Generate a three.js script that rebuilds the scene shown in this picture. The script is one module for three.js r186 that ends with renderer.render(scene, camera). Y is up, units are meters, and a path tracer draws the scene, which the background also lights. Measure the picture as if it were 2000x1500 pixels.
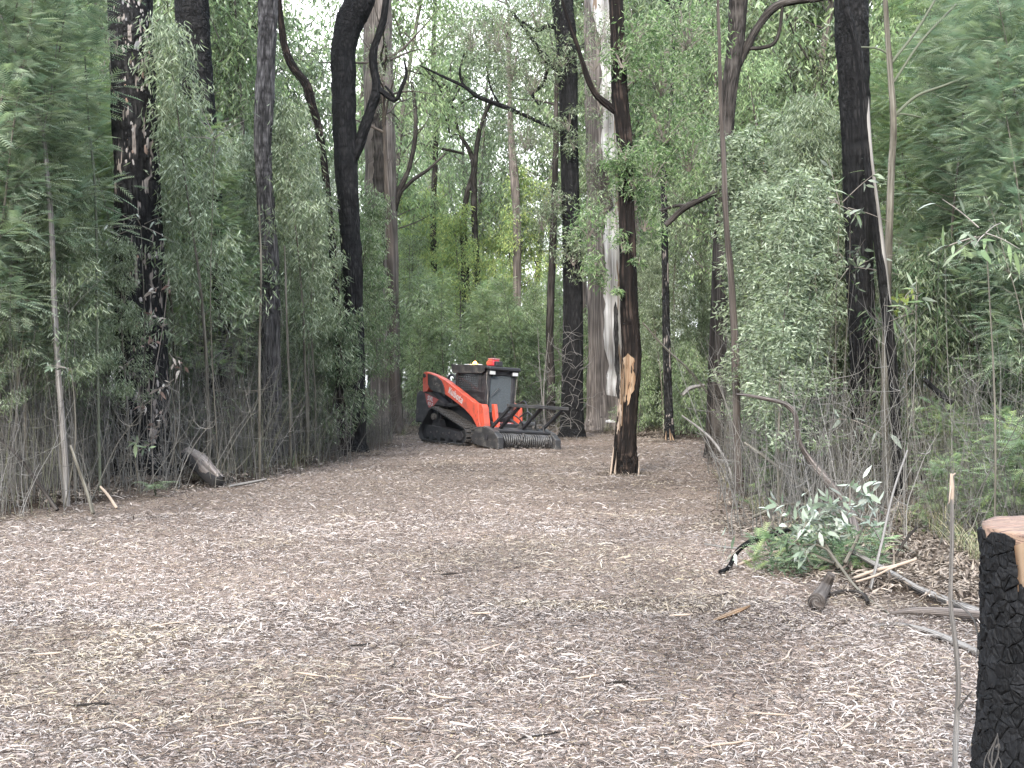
import * as THREE from 'three';
import { RoundedBoxGeometry } from 'three/addons/geometries/RoundedBoxGeometry.js';
import { mergeGeometries } from 'three/addons/utils/BufferGeometryUtils.js';
import { FontLoader } from 'three/addons/loaders/FontLoader.js';
import { TextGeometry } from 'three/addons/geometries/TextGeometry.js';

// ------------------------------------------------------------------ camera, sky, sun, exposure
const scene = new THREE.Scene();
const F = 2400, EYE = 1.6;                                   // focal length in photo pixels, eye height in metres
const camera = new THREE.PerspectiveCamera(2 * Math.atan(750 / F) * 180 / Math.PI, 4 / 3, 0.1, 1500);
camera.position.set(0, EYE, 0); camera.lookAt(0, EYE, -10);
const renderer = new THREE.WebGLRenderer({ antialias: true });
renderer.toneMapping = THREE.LinearToneMapping;
renderer.toneMappingExposure = 5.7;
renderer.shadowMap.enabled = true;
renderer.outputColorSpace = THREE.SRGBColorSpace;

function rngOf(seed) { let a = seed >>> 0; return () => { a = (a + 0x6D2B79F5) | 0; let t = Math.imul(a ^ (a >>> 15), 1 | a); t = (t + Math.imul(t ^ (t >>> 7), 61 | t)) ^ t; return ((t ^ (t >>> 14)) >>> 0) / 4294967296; }; }
function hash3(x, y, z) { let h = Math.imul(x, 374761393) + Math.imul(y, 668265263) + Math.imul(z, 2147483647 ^ 0x5bd1e995); h = Math.imul(h ^ (h >>> 13), 1274126177); h ^= h >>> 16; return (h >>> 0) / 4294967296; }
const sm = t => t * t * (3 - 2 * t);
function vnoise(x, y, z, P = 0) {                            // value noise, period P in x and y when given
  const xi = Math.floor(x), yi = Math.floor(y), zi = Math.floor(z), u = sm(x - xi), v = sm(y - yi), w = sm(z - zi);
  const wr = P ? (a => ((a % P) + P) % P) : (a => a);
  const x0 = wr(xi), x1 = wr(xi + 1), y0 = wr(yi), y1 = wr(yi + 1);
  const L = (a, b, t) => a + (b - a) * t;
  return L(L(L(hash3(x0, y0, zi), hash3(x1, y0, zi), u), L(hash3(x0, y1, zi), hash3(x1, y1, zi), u), v),
    L(L(hash3(x0, y0, zi + 1), hash3(x1, y0, zi + 1), u), L(hash3(x0, y1, zi + 1), hash3(x1, y1, zi + 1), u), v), w);
}
function fbm(x, y, z, o = 4, P = 0) { let s = 0, a = 0.5, n = 0; for (let i = 0; i < o; i++) { s += a * vnoise(x, y, z + i * 17, P); n += a; a *= 0.5; x *= 2; y *= 2; z *= 2; P *= 2; } return s / n; }
const clamp = (x, a = 0, b = 1) => Math.max(a, Math.min(b, x));
const smooth = (a, b, x) => sm(clamp((x - a) / (b - a)));

{ // overcast sky, a little blue between the clouds
  const W = 512, H = 256, px = new Float32Array(W * H * 4);
  for (let j = 0; j < H; j++) for (let i = 0; i < W; i++) {
    const lat = (j / (H - 1) - 0.5) * Math.PI, lon = i / W * Math.PI * 2, up = Math.sin(lat);
    const X = Math.cos(lat) * Math.cos(lon), Z = Math.cos(lat) * Math.sin(lon);
    const c = fbm(X * 3 + 9, up * 5 + 4, Z * 3 + 2, 5), cl = smooth(0.34, 0.62, c);
    const b = 0.98 * (1 + 2 * Math.max(0, up)) / 2.0;
    const o = (j * W + i) * 4;
    px[o] = b * (0.40 + 0.50 * cl); px[o + 1] = b * (0.52 + 0.40 * cl); px[o + 2] = b * (0.74 + 0.20 * cl); px[o + 3] = 1;
  }
  const sky = new THREE.DataTexture(px, W, H, THREE.RGBAFormat, THREE.FloatType);
  sky.mapping = THREE.EquirectangularReflectionMapping; sky.minFilter = sky.magFilter = THREE.LinearFilter; sky.wrapS = THREE.RepeatWrapping; sky.needsUpdate = true;
  scene.background = sky; scene.environment = sky;
}
const sun = new THREE.DirectionalLight(new THREE.Color(1, 0.95, 0.88), 1.5);
sun.position.set(-13, 24, 18); sun.target.position.set(0, 0, -22); scene.add(sun, sun.target);
sun.castShadow = true; sun.shadow.radius = 26; sun.shadow.mapSize.set(4096, 4096);
Object.assign(sun.shadow.camera, { left: -45, right: 45, top: 45, bottom: -45, near: 1, far: 150 });
scene.fog = new THREE.FogExp2(new THREE.Color(0.86, 0.89, 0.90), 0.0001);

// ------------------------------------------------------------------ helpers
const V = (x, y, z) => new THREE.Vector3(x, y, z);
const used = {};
function numbered(n) { const k = used[n] = (used[n] ?? -1) + 1; return k ? `${n}_${String(k).padStart(3, '0')}` : n; }
function mesh(name, g, m, parent) { const o = new THREE.Mesh(g, m); o.name = numbered(name); o.castShadow = o.receiveShadow = true; (parent || scene).add(o); return o; }
function tag(o, label, category, group) { o.userData.label = label; if (category) o.userData.category = category; if (group) o.userData.group = group; return o; }
function thing(name, label, category, p = V(0, 0, 0), ry = 0, group) { const o = new THREE.Group(); o.name = numbered(name); o.position.copy(p); o.rotation.y = ry; scene.add(o); return tag(o, label, category, group); }
function kind(o, k) { o.userData.kind = k; return o; }
function dup(src, name, p, ry, s, label, category, group) {
  const c = src.clone(); c.name = numbered(name); c.userData = {}; c.position.copy(p); c.rotation.set(0, ry, 0); c.scale.set(s * 1, s, s * 1);
  c.traverse(o => { if (o !== c) o.name = numbered(o.name.replace(/_\d{3}$/, '')); });
  scene.add(c); return tag(c, label, category, group);
}
function mg(list) {
  return mergeGeometries(list.map(g => { const n = g.index ? g.toNonIndexed() : g; for (const k of Object.keys(n.attributes)) if (!['position', 'normal', 'uv'].includes(k)) n.deleteAttribute(k); if (!n.attributes.uv) n.setAttribute('uv', new THREE.BufferAttribute(new Float32Array(n.attributes.position.count * 2), 2)); return n; }));
}
const lin = (r, g, b) => new THREE.Color().setRGB(r, g, b);
const std = (r, g, b, rough = 0.8, extra = {}) => new THREE.MeshStandardMaterial({ color: lin(r, g, b), roughness: rough, ...extra });

// ------------------------------------------------------------------ the lie of the land
function interp(tab, d) { if (d <= tab[0][0]) return tab[0][1]; for (let i = 1; i < tab.length; i++) if (d <= tab[i][0]) { const [a, b] = [tab[i - 1], tab[i]]; return a[1] + (b[1] - a[1]) * (d - a[0]) / (b[0] - a[0]); } return tab[tab.length - 1][1]; }
const LEFT = [[0, -7.2], [10, -6.9], [14.8, -6.2], [16, -5.7], [18, -5.2], [19.4, -4.5], [23.3, -3.9], [27, -3.36], [32.5, -2.84], [38, -3.4], [40, -1], [41, 2]];
const RIGHT = [[0, 7], [5, 5.6], [6.6, 3.8], [7.5, 2.9], [8.9, 2.6], [10.1, 2.36], [12.8, 2.5], [18.3, 3.28], [25.6, 4.3], [30, 5.6], [34, 6.2], [36, 4.6], [38, 3.5], [40, 2.8], [41, 2]];
const inClearing = (x, d) => Math.min(x - interp(LEFT, d), interp(RIGHT, d) - x, 40.5 - d);   // metres inside the cleared strip, negative outside
function ground(x, d) {
  let y = (fbm(x * 0.5 + 3, d * 0.5, 1, 3) - 0.5) * 0.09 + (fbm(x * 2.1, d * 2.1, 5, 2) - 0.5) * 0.04;
  y *= smooth(0, 3, Math.abs(d) + Math.abs(x) - 1);
  y -= 0.115 * smooth(-0.6, 2.4, x) * Math.exp(-(((d - 31) / 3.4) ** 2)) * (1 - smooth(3, 6, x));
  const out = smooth(0, 1.2, -inClearing(x, d));
  y += out * (0.04 + 0.12 * (fbm(x * 0.7, d * 0.7, 8, 2) - 0.4));
  return y;
}
const P = (px, py, d) => V((px - 1000) * d / F, EYE - (py - 750) * d / F, -d);
const G = (px, d) => { const x = (px - 1000) * d / F; return V(x, ground(x, d), -d); };

// ------------------------------------------------------------------ textures
function canvasTex(w, h, draw, srgb = true, rep) {
  const c = document.createElement('canvas'); c.width = w; c.height = h; draw(c.getContext('2d'), w, h);
  const t = new THREE.CanvasTexture(c); if (srgb) t.colorSpace = THREE.SRGBColorSpace; t.wrapS = t.wrapT = THREE.RepeatWrapping; if (rep) t.repeat.set(...rep); return t;
}
function dataTex(w, h, fn, srgb) {
  const d = new Uint8Array(w * h * 4);
  for (let y = 0; y < h; y++) for (let x = 0; x < w; x++) { const c = fn(x / w, y / h), o = (y * w + x) * 4; d[o] = 255 * clamp(c[0]); d[o + 1] = 255 * clamp(c[1]); d[o + 2] = 255 * clamp(c[2]); d[o + 3] = 255; }
  const t = new THREE.DataTexture(d, w, h); t.wrapS = t.wrapT = THREE.RepeatWrapping; t.magFilter = t.minFilter = THREE.LinearFilter; if (srgb) t.colorSpace = THREE.SRGBColorSpace; t.needsUpdate = true; return t;
}
function bark(colors, { su = 10, sv = 3, fiss = 0.5, seed = 1, bump = 0.02, rough = 0.9, patch = null, streak = 0.3 }) {
  // tile of 1 m round the trunk by 2 m up it: fissured height field, colours from deep to proud, and odd patches
  const W = 256, H = 512, hs = new Float32Array(W * H);
  for (let j = 0; j < H; j++) for (let i = 0; i < W; i++) {
    const u = i / W, v = j / H;
    const wx = (fbm(u * 4, v * 4, seed + 30, 2, 4) - 0.5) * 1.2;
    const a = Math.abs(vnoise(u * su + wx * 0, v * sv, seed, 0 || 0) - 0.5);
    let r = 1, k = 0.6, s = 0; // ridged noise stretched up the trunk
    for (let o = 0; o < 3; o++) { const f = 1 << o; const n = (pn(u * su * f, v * sv * 2 * f, seed + o * 7, su * f, sv * 2 * f)); s += k * (1 - Math.abs(2 * n - 1)); k *= 0.5; }
    hs[j * W + i] = clamp(1.25 - s * (0.75 + fiss * 0.5) + 0.35 * (pn(u * 6, v * 6, seed + 50, 6, 6) - 0.5) + a * 0);
  }
  const mixc = (h, u, v) => {
    const t = clamp(h) * (colors.length - 1), i = Math.min(colors.length - 2, Math.floor(t)), f = t - i;
    let c = colors[i].map((a, k) => a + (colors[i + 1][k] - a) * f);
    const m = 1 + streak * 2 * (pn(u * 5, v * 2, seed + 70, 5, 2) - 0.5) + streak * (pn(u * 24, v * 6, seed + 71, 24, 6) - 0.5);
    c = c.map(x => x * m);
    if (patch) { const q = smooth(patch.at, patch.at + 0.06, pn(u * patch.su, v * patch.sv, seed + 90, patch.su, patch.sv) * 0.7 + 0.3 * pn(u * patch.su * 3, v * patch.sv * 3, seed + 91, patch.su * 3, patch.sv * 3)); c = c.map((x, k) => x + (patch.c[k] - x) * q); }
    return c;
  };
  const toS = x => x <= 0.0031308 ? 12.92 * x : 1.055 * Math.pow(x, 1 / 2.4) - 0.055;
  const map = dataTex(W, H, (u, v) => mixc(hs[Math.min(H - 1, Math.floor(v * H)) * W + Math.min(W - 1, Math.floor(u * W))], u, v).map(x => toS(Math.max(0, x))), true);
  const bm = dataTex(W, H, (u, v) => { const h = hs[Math.floor(v * H) * W + Math.floor(u * W)]; return [h, h, h]; });
  for (const t of [map, bm]) t.repeat.set(1, 0.5);
  return new THREE.MeshPhysicalMaterial({ map, bumpMap: bm, bumpScale: bump, roughness: rough, specularIntensity: 0.2 });
}
function pn(x, y, s, px, py) { const xi = Math.floor(x), yi = Math.floor(y), u = sm(x - xi), v = sm(y - yi); const h = (a, b) => hash3(((a % px) + px) % px, ((b % py) + py) % py, s); const L = (a, b, t) => a + (b - a) * t; return L(L(h(xi, yi), h(xi + 1, yi), u), L(h(xi, yi + 1), h(xi + 1, yi + 1), u), v); }

const M = {
  char: bark([[0.0017, 0.0016, 0.0015], [0.0050, 0.0048, 0.0047], [0.0099, 0.0095, 0.0095], [0.0198, 0.0186, 0.0180]], { su: 14, sv: 6, seed: 3, bump: 0.03 }),
  charBrown: bark([[0.0017, 0.0014, 0.0013], [0.0055, 0.0045, 0.0039], [0.0127, 0.0095, 0.0080], [0.0413, 0.0297, 0.0235]], { su: 16, sv: 3, seed: 9, bump: 0.025 }),
  charFlaky: bark([[0.0017, 0.0016, 0.0015], [0.0055, 0.0053, 0.0053], [0.0121, 0.0117, 0.0115], [0.0275, 0.0260, 0.0250]], { su: 12, sv: 6, seed: 5, bump: 0.035, patch: { at: 0.70, su: 9, sv: 7, c: [0.17, 0.145, 0.13] } }),
  greyChar: bark([[0.0045, 0.0044, 0.0043], [0.0225, 0.0207, 0.0202], [0.0600, 0.0555, 0.0540], [0.1275, 0.1184, 0.1152]], { su: 14, sv: 4, seed: 12, bump: 0.03 }),
  stringy: bark([[0.02, 0.017, 0.015], [0.075, 0.063, 0.056], [0.14, 0.118, 0.104], [0.24, 0.205, 0.182]], { su: 22, sv: 1, seed: 21, bump: 0.02 }),
  dark: bark([[0.0045, 0.0037, 0.0036], [0.0165, 0.0141, 0.0122], [0.0375, 0.0318, 0.0274], [0.0750, 0.0651, 0.0576]], { su: 14, sv: 2, seed: 25, bump: 0.025 }),
  gum: bark([[0.16, 0.14, 0.12], [0.34, 0.31, 0.285], [0.47, 0.445, 0.425], [0.55, 0.535, 0.52]], { su: 6, sv: 1, seed: 31, bump: 0.006, streak: 0.5, patch: { at: 0.66, su: 5, sv: 2, c: [0.21, 0.15, 0.11] } }),
  red: bark([[0.0170, 0.0142, 0.0120], [0.0425, 0.0351, 0.0300], [0.0748, 0.0627, 0.0540], [0.1232, 0.1092, 0.0970]], { su: 10, sv: 1, seed: 41, bump: 0.01 }),
  wood: bark([[0.03, 0.014, 0.008], [0.12, 0.07, 0.04], [0.20, 0.135, 0.085], [0.27, 0.20, 0.14]], { su: 20, sv: 1, seed: 45, bump: 0.012 }),
  weathered: bark([[0.045, 0.04, 0.035], [0.105, 0.095, 0.083], [0.165, 0.15, 0.135], [0.22, 0.205, 0.188]], { su: 18, sv: 1, seed: 47, bump: 0.01 }),
  stem: bark([[0.03, 0.027, 0.021], [0.075, 0.067, 0.052], [0.125, 0.113, 0.09], [0.19, 0.175, 0.145]], { su: 6, sv: 2, seed: 51, bump: 0.004 }),
  twig: std(0.17, 0.145, 0.12, 0.9), twigDark: std(0.05, 0.043, 0.036, 0.9), palewood: std(0.24, 0.185, 0.14, 0.85), greenStem: std(0.075, 0.082, 0.052, 0.85),
};
const leafMat = (rough = 0.75, tr = 0.35) => new THREE.MeshPhysicalMaterial({ color: 0xffffff, vertexColors: true, roughness: rough, transmission: tr, thickness: 0, side: THREE.DoubleSide, specularIntensity: 0.35 });
M.leaf = leafMat(0.9, 0.48); M.frond = leafMat(0.95, 0.5); M.dryLeaf = new THREE.MeshPhysicalMaterial({ vertexColors: true, roughness: 0.9, side: THREE.DoubleSide, specularIntensity: 0.35 });
M.gloss = new THREE.MeshStandardMaterial({ vertexColors: true, roughness: 0.5, side: THREE.DoubleSide });

// ------------------------------------------------------------------ tubes (trunks, limbs, stems)
function tube(pts, radial = 8, { amp = 0, nf = 3, step = 0, a0 = 0, a1 = Math.PI * 2, raise = 0, ragged = 0, rf = 2.5, seed = 0, flare = 0, cap = true, flute = 0 } = {}) {
  // pts: [Vector3, radius]; a bent, knobbly tube with uv in metres; part of the way round when a0..a1 is less than a turn
  const curve = new THREE.CatmullRomCurve3(pts.map(p => p[0]), false, 'centripetal');
  let len = 0; const cum = [0]; for (let i = 1; i < pts.length; i++) { len += pts[i][0].distanceTo(pts[i - 1][0]); cum.push(len); }
  const n = step ? Math.max(2, Math.ceil(len / step)) : (pts.length - 1) * 3;
  const pos = [], uv = [], idx = [], full = a1 - a0 > 6.28, C = radial + 1;
  let N = null, prevT = null; const c = V(), t = V(), B = V();
  for (let i = 0; i <= n; i++) {
    const s = i / n; curve.getPoint(s, c); curve.getTangent(s, t);
    if (!N) { N = V(0, 0, 1).addScaledVector(t, -t.z); if (N.lengthSq() < 0.05) N = V(1, 0, 0).addScaledVector(t, -t.x); N.normalize(); }
    else N.addScaledVector(t, -N.dot(t)).normalize();
    B.crossVectors(t, N);
    const f = s * (pts.length - 1), k = Math.min(pts.length - 2, Math.floor(f)), R0 = pts[k][1] + (pts[k + 1][1] - pts[k][1]) * (f - k);
    for (let j = 0; j <= radial; j++) {
      let w0 = a0, w1 = a1;
      if (ragged) { const e = (fbm(s * len * rf, 3, seed + 9, 3) - 0.5) * ragged, e2 = (fbm(s * len * rf, 9, seed + 4, 3) - 0.5) * ragged, tp = Math.min(1, 8 * s, 8 * (1 - s)); const mid = (a0 + a1) / 2; w0 = mid + (a0 + e - mid) * tp; w1 = mid + (a1 + e2 - mid) * tp; }
      const a = full ? (j % radial) / radial * Math.PI * 2 : w0 + (w1 - w0) * j / radial;
      const ca = Math.cos(a), sa = Math.sin(a);
      let r = R0 + raise;
      if (amp) r += amp * 2 * (fbm(ca * nf * 0.6 + 5 + seed, sa * nf * 0.6 + 3, s * len * nf * 0.45, 3) - 0.5) + (flute ? flute * Math.sin(a * 5 + seed + s * 3) * R0 : 0);
      pos.push(c.x + (N.x * ca + B.x * sa) * r, c.y + (N.y * ca + B.y * sa) * r, c.z + (N.z * ca + B.z * sa) * r);
      uv.push((full ? j / radial * Math.max(1, Math.round(R0 * 6.28 * 1.5)) : a * R0 * 1.2), s * len);
    }
  }
  for (let i = 0; i < n; i++) for (let j = 0; j < radial; j++) { const a = i * C + j, b = a + C; idx.push(a, a + 1, b, a + 1, b + 1, b); }
  if (cap && full) for (const e of [0, n]) { const q = pos.length / 3; curve.getPoint(e / n, c); pos.push(c.x, c.y, c.z); uv.push(0, 0); for (let j = 0; j < radial; j++) { const a = e * C + j; if (e) idx.push(a, a + 1, q); else idx.push(a + 1, a, q); } }
  const g = new THREE.BufferGeometry(); g.setAttribute('position', new THREE.Float32BufferAttribute(pos, 3)); g.setAttribute('uv', new THREE.Float32BufferAttribute(uv, 2)); g.setIndex(idx);
  g.computeVertexNormals();
  if (full) { const nm = g.attributes.normal; for (let i = 0; i <= n; i++) { const a = i * C, b = a + radial; const x = nm.getX(a) + nm.getX(b), y = nm.getY(a) + nm.getY(b), z = nm.getZ(a) + nm.getZ(b), l = Math.hypot(x, y, z) || 1; nm.setXYZ(a, x / l, y / l, z / l); nm.setXYZ(b, x / l, y / l, z / l); } }
  return g;
}

// ------------------------------------------------------------------ leaves
class Leaves {
  constructor() { this.p = []; this.c = []; this.i = []; }
  quad(a, b, c, d, col) { const n = this.p.length / 3; for (const v of [a, b, c, d]) { this.p.push(v.x, v.y, v.z); this.c.push(col[0], col[1], col[2]); } this.i.push(n, n + 1, n + 3, n, n + 3, n + 2); }
  tri(a, b, c, col) { const n = this.p.length / 3; for (const v of [a, b, c]) { this.p.push(v.x, v.y, v.z); this.c.push(col[0], col[1], col[2]); } this.i.push(n, n + 1, n + 2); }
  leaf(p, dir, nr, L, W, col, fold = 0.15) {   // a blade folded along its midrib
    const s = V().crossVectors(dir, nr).normalize(), u = V().crossVectors(s, dir).normalize();
    const m = p.clone().addScaledVector(dir, L * 0.42).addScaledVector(u, W * fold);
    this.quad(p, m.clone().addScaledVector(s, W / 2), m.clone().addScaledVector(s, -W / 2).addScaledVector(u, W * 0.1), p.clone().addScaledVector(dir, L).addScaledVector(u, -L * 0.06), col);
  }
  bent(p, dir, nr, L, W, col, bend = 0.3) {    // a longer leaf in three curved joints
    const s = V().crossVectors(dir, nr).normalize(), u = V().crossVectors(s, dir).normalize(); let q = [p, p];
    for (const [t, w] of [[0.3, 0.85], [0.62, 0.8], [1, 0.02]]) { const m = p.clone().addScaledVector(dir, L * t).addScaledVector(u, -bend * L * t * t); const r = [m.clone().addScaledVector(s, W / 2 * w), m.clone().addScaledVector(s, -W / 2 * w)]; this.quad(q[0], r[0], q[1], r[1], col); q = r; }
  }
  frond(p, dir, nr, L, col, n = 7) {           // twice-feathered wattle leaf: a midrib with pairs of fine pinnae
    const s = V().crossVectors(dir, nr).normalize(), u = V().crossVectors(s, dir).normalize(), a = V(), b = V(), e = V();
    const at = t => p.clone().addScaledVector(dir, L * t).addScaledVector(u, -0.16 * L * t * t);
    const w = L * 0.05;
    this.tri(p.clone().addScaledVector(s, w * 0.3), p.clone().addScaledVector(s, -w * 0.3), at(1), col);
    for (let i = 0; i < n; i++) { const t = 0.2 + 0.78 * i / (n - 1), o = at(t), l = L * 0.40 * (1 - 0.62 * Math.abs(t - 0.5)); for (const k of [-1, 1]) { e.copy(o).addScaledVector(s, k * l * 0.86).addScaledVector(dir, l * 0.5).addScaledVector(u, -l * 0.10); a.copy(o).addScaledVector(dir, -w * 0.5); b.copy(o).addScaledVector(dir, w); this.tri(a, b, e, col); } }
  }
  geo() { const g = new THREE.BufferGeometry(); g.setAttribute('position', new THREE.Float32BufferAttribute(this.p, 3)); g.setAttribute('color', new THREE.Float32BufferAttribute(this.c, 3)); g.setIndex(this.i); return g; }
}
const PAL = {
  wattle: [[0.1549, 0.2307, 0.0960], [0.1920, 0.2666, 0.1075], [0.1318, 0.2027, 0.0960], [0.2278, 0.2878, 0.1075], [0.1690, 0.2307, 0.1258], [0.2650, 0.3080, 0.1478]],
  wattleBlue: [[0.1549, 0.2251, 0.1306], [0.1997, 0.2598, 0.1536], [0.1318, 0.1960, 0.1142], [0.2214, 0.2811, 0.1373], [0.2803, 0.3304, 0.2045]],
  euc: [[0.1355, 0.1738, 0.0921], [0.1702, 0.2109, 0.1176], [0.0997, 0.1389, 0.0725], [0.2587, 0.3010, 0.1921], [0.1456, 0.1813, 0.0813], [0.3517, 0.3975, 0.2773]],
  eucPale: [[0.2106, 0.2586, 0.1607], [0.2811, 0.3254, 0.2136], [0.3853, 0.4325, 0.3097], [0.1400, 0.1813, 0.1068]],
  eucGreen: [[0.1109, 0.1866, 0.0666], [0.1512, 0.2343, 0.0813], [0.0851, 0.1442, 0.0578], [0.2218, 0.2947, 0.1392], [0.3046, 0.3604, 0.2136]],
  far: [[0.2290, 0.3150, 0.1502], [0.2862, 0.3843, 0.1712], [0.1868, 0.2615, 0.1355], [0.3715, 0.4452, 0.2426]],
  farYellow: [[0.3856, 0.4610, 0.1439], [0.2862, 0.4001, 0.1502], [0.4568, 0.5061, 0.1848], [0.2149, 0.3076, 0.1355]],
  silver: [[0.36, 0.44, 0.38], [0.28, 0.36, 0.30], [0.20, 0.27, 0.21], [0.44, 0.50, 0.45]],
  dark: [[0.0762, 0.1261, 0.0588], [0.0974, 0.1537, 0.0696], [0.0627, 0.1049, 0.0470]],
  dead: [[0.13, 0.105, 0.082], [0.17, 0.14, 0.115], [0.095, 0.075, 0.06], [0.22, 0.185, 0.15]],
};
function shade(pal, r, j = 0.3) { const c = pal[Math.floor(r() * pal.length)], k = 1 + (r() - 0.5) * 2 * j; return [c[0] * k, c[1] * k, c[2] * k]; }
const randDir = r => { const a = r() * 6.283, z = r() * 2 - 1, q = Math.sqrt(1 - z * z); return V(q * Math.cos(a), z, q * Math.sin(a)); };

// one young tree: a wandering stem, side branches, leaves in clumps along their outer parts
function sapling({ h = 7, r0 = 0.03, from = 0.25, nb = 40, bl = 1.1, rise = 0.55, seed = 1, wander = 0.1, mode = 'leaf', clumps = 6, per = 12, spread = 0.22, L = 0.11, W = 0.018, pal = PAL.euc, radial = 5, taperLen = 0.65, dead = 0, sub = 0, droop = 0.75 }) {
  const r = rngOf(seed), wood = [], lv = new Leaves(), dz = new Leaves();
  const pts = []; let p = V(0, -0.15, 0), dir = V((r() - 0.5) * 0.12, 1, (r() - 0.5) * 0.12); const n = 10;
  for (let i = 0; i <= n; i++) { pts.push([p.clone(), r0 * (1 - 0.86 * i / n)]); dir.x += (r() - 0.5) * wander; dir.z += (r() - 0.5) * wander; dir.normalize(); p = p.clone().addScaledVector(dir, h / n); }
  wood.push(tube(pts, radial + 1, { amp: r0 * 0.18, nf: 5, seed }));
  const curve = new THREE.CatmullRomCurve3(pts.map(q => q[0]), false, 'centripetal');
  const foliate = (o, out, amount) => {
    for (let q = 0; q < amount; q++) {
      const dirv = randDir(r);
      if (mode === 'frond') { const d = out.clone().multiplyScalar(0.9).addScaledVector(dirv, 0.8); d.y = d.y * 0.6 - 0.12; d.normalize(); lv.frond(o.clone().addScaledVector(dirv, spread * r()), d, V((r() - 0.5) * 0.7, 1, (r() - 0.5) * 0.7).normalize(), L * (0.6 + 0.7 * r()), shade(pal, r), 7); }
      else { const d = V(dirv.x * 0.8 + out.x * 0.3, dirv.y * 0.45 - droop, dirv.z * 0.8 + out.z * 0.3).normalize(); lv.leaf(o.clone().addScaledVector(randDir(r), spread * Math.sqrt(r())), d, randDir(r), L * (0.6 + 0.7 * r()), W * (0.7 + 0.6 * r()), shade(pal, r, 0.35)); }
    }
  };
  for (let b = 0; b < nb; b++) {
    const t = from + (1 - from) * Math.pow((b + r()) / nb, 0.9) * 0.99, o = curve.getPoint(t), az = b * 2.4 + r() * 1.2;
    const len = bl * (1 - taperLen * (t - from) / (1 - from)) * (0.55 + 0.7 * r());
    const out = V(Math.cos(az), rise * (0.6 + 0.8 * r()), Math.sin(az)).normalize();
    const q = [[o, Math.max(0.004, r0 * 0.28 * (1 - t * 0.6))]]; let c = o.clone(), d = out.clone();
    for (let k = 1; k <= 4; k++) { d.add(V((r() - 0.5) * 0.5, (r() - 0.55) * 0.4, (r() - 0.5) * 0.5)).normalize(); c = c.clone().addScaledVector(d, len / 4); q.push([c, Math.max(0.0025, r0 * 0.26 * (1 - k / 4.5) * (1 - t * 0.6))]); }
    wood.push(tube(q, 4, { cap: false }));
    const bc = new THREE.CatmullRomCurve3(q.map(x => x[0]));
    const isDead = r() < dead;
    for (let k = 0; k < clumps; k++) { const s = 0.3 + 0.7 * (k + r()) / clumps; const at = bc.getPoint(Math.min(1, s));
      if (sub) { const sd = randDir(r).multiplyScalar(sub * len).add(V(0, sub * len * 0.2, 0)); const tip = at.clone().add(sd); wood.push(tube([[at, r0 * 0.1], [at.clone().addScaledVector(sd, 0.5).add(V(0, 0.04 * len, 0)), r0 * 0.07], [tip, r0 * 0.03]], 3, { cap: false })); if (!isDead) foliate(tip, out, per); }
      else if (!isDead) foliate(at, out, per); }
  }
  foliate(curve.getPoint(1), V(0, 1, 0), per * 2);
  return { wood: mg(wood), foliage: lv.geo() };
}
function plant(name, label, category, group, p, ry, s, pr, woodMat, leafM, parts = ['stem', 'foliage']) {
  if (pr.src) return dup(pr.src, name, p, ry, s, label, category, group);
  const t = thing(name, label, category, p, ry, group); t.scale.setScalar(s);
  mesh(parts[0], pr.wood, woodMat, t); mesh(parts[1], pr.foliage, leafM, t); pr.src = t; return t;
}

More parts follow.
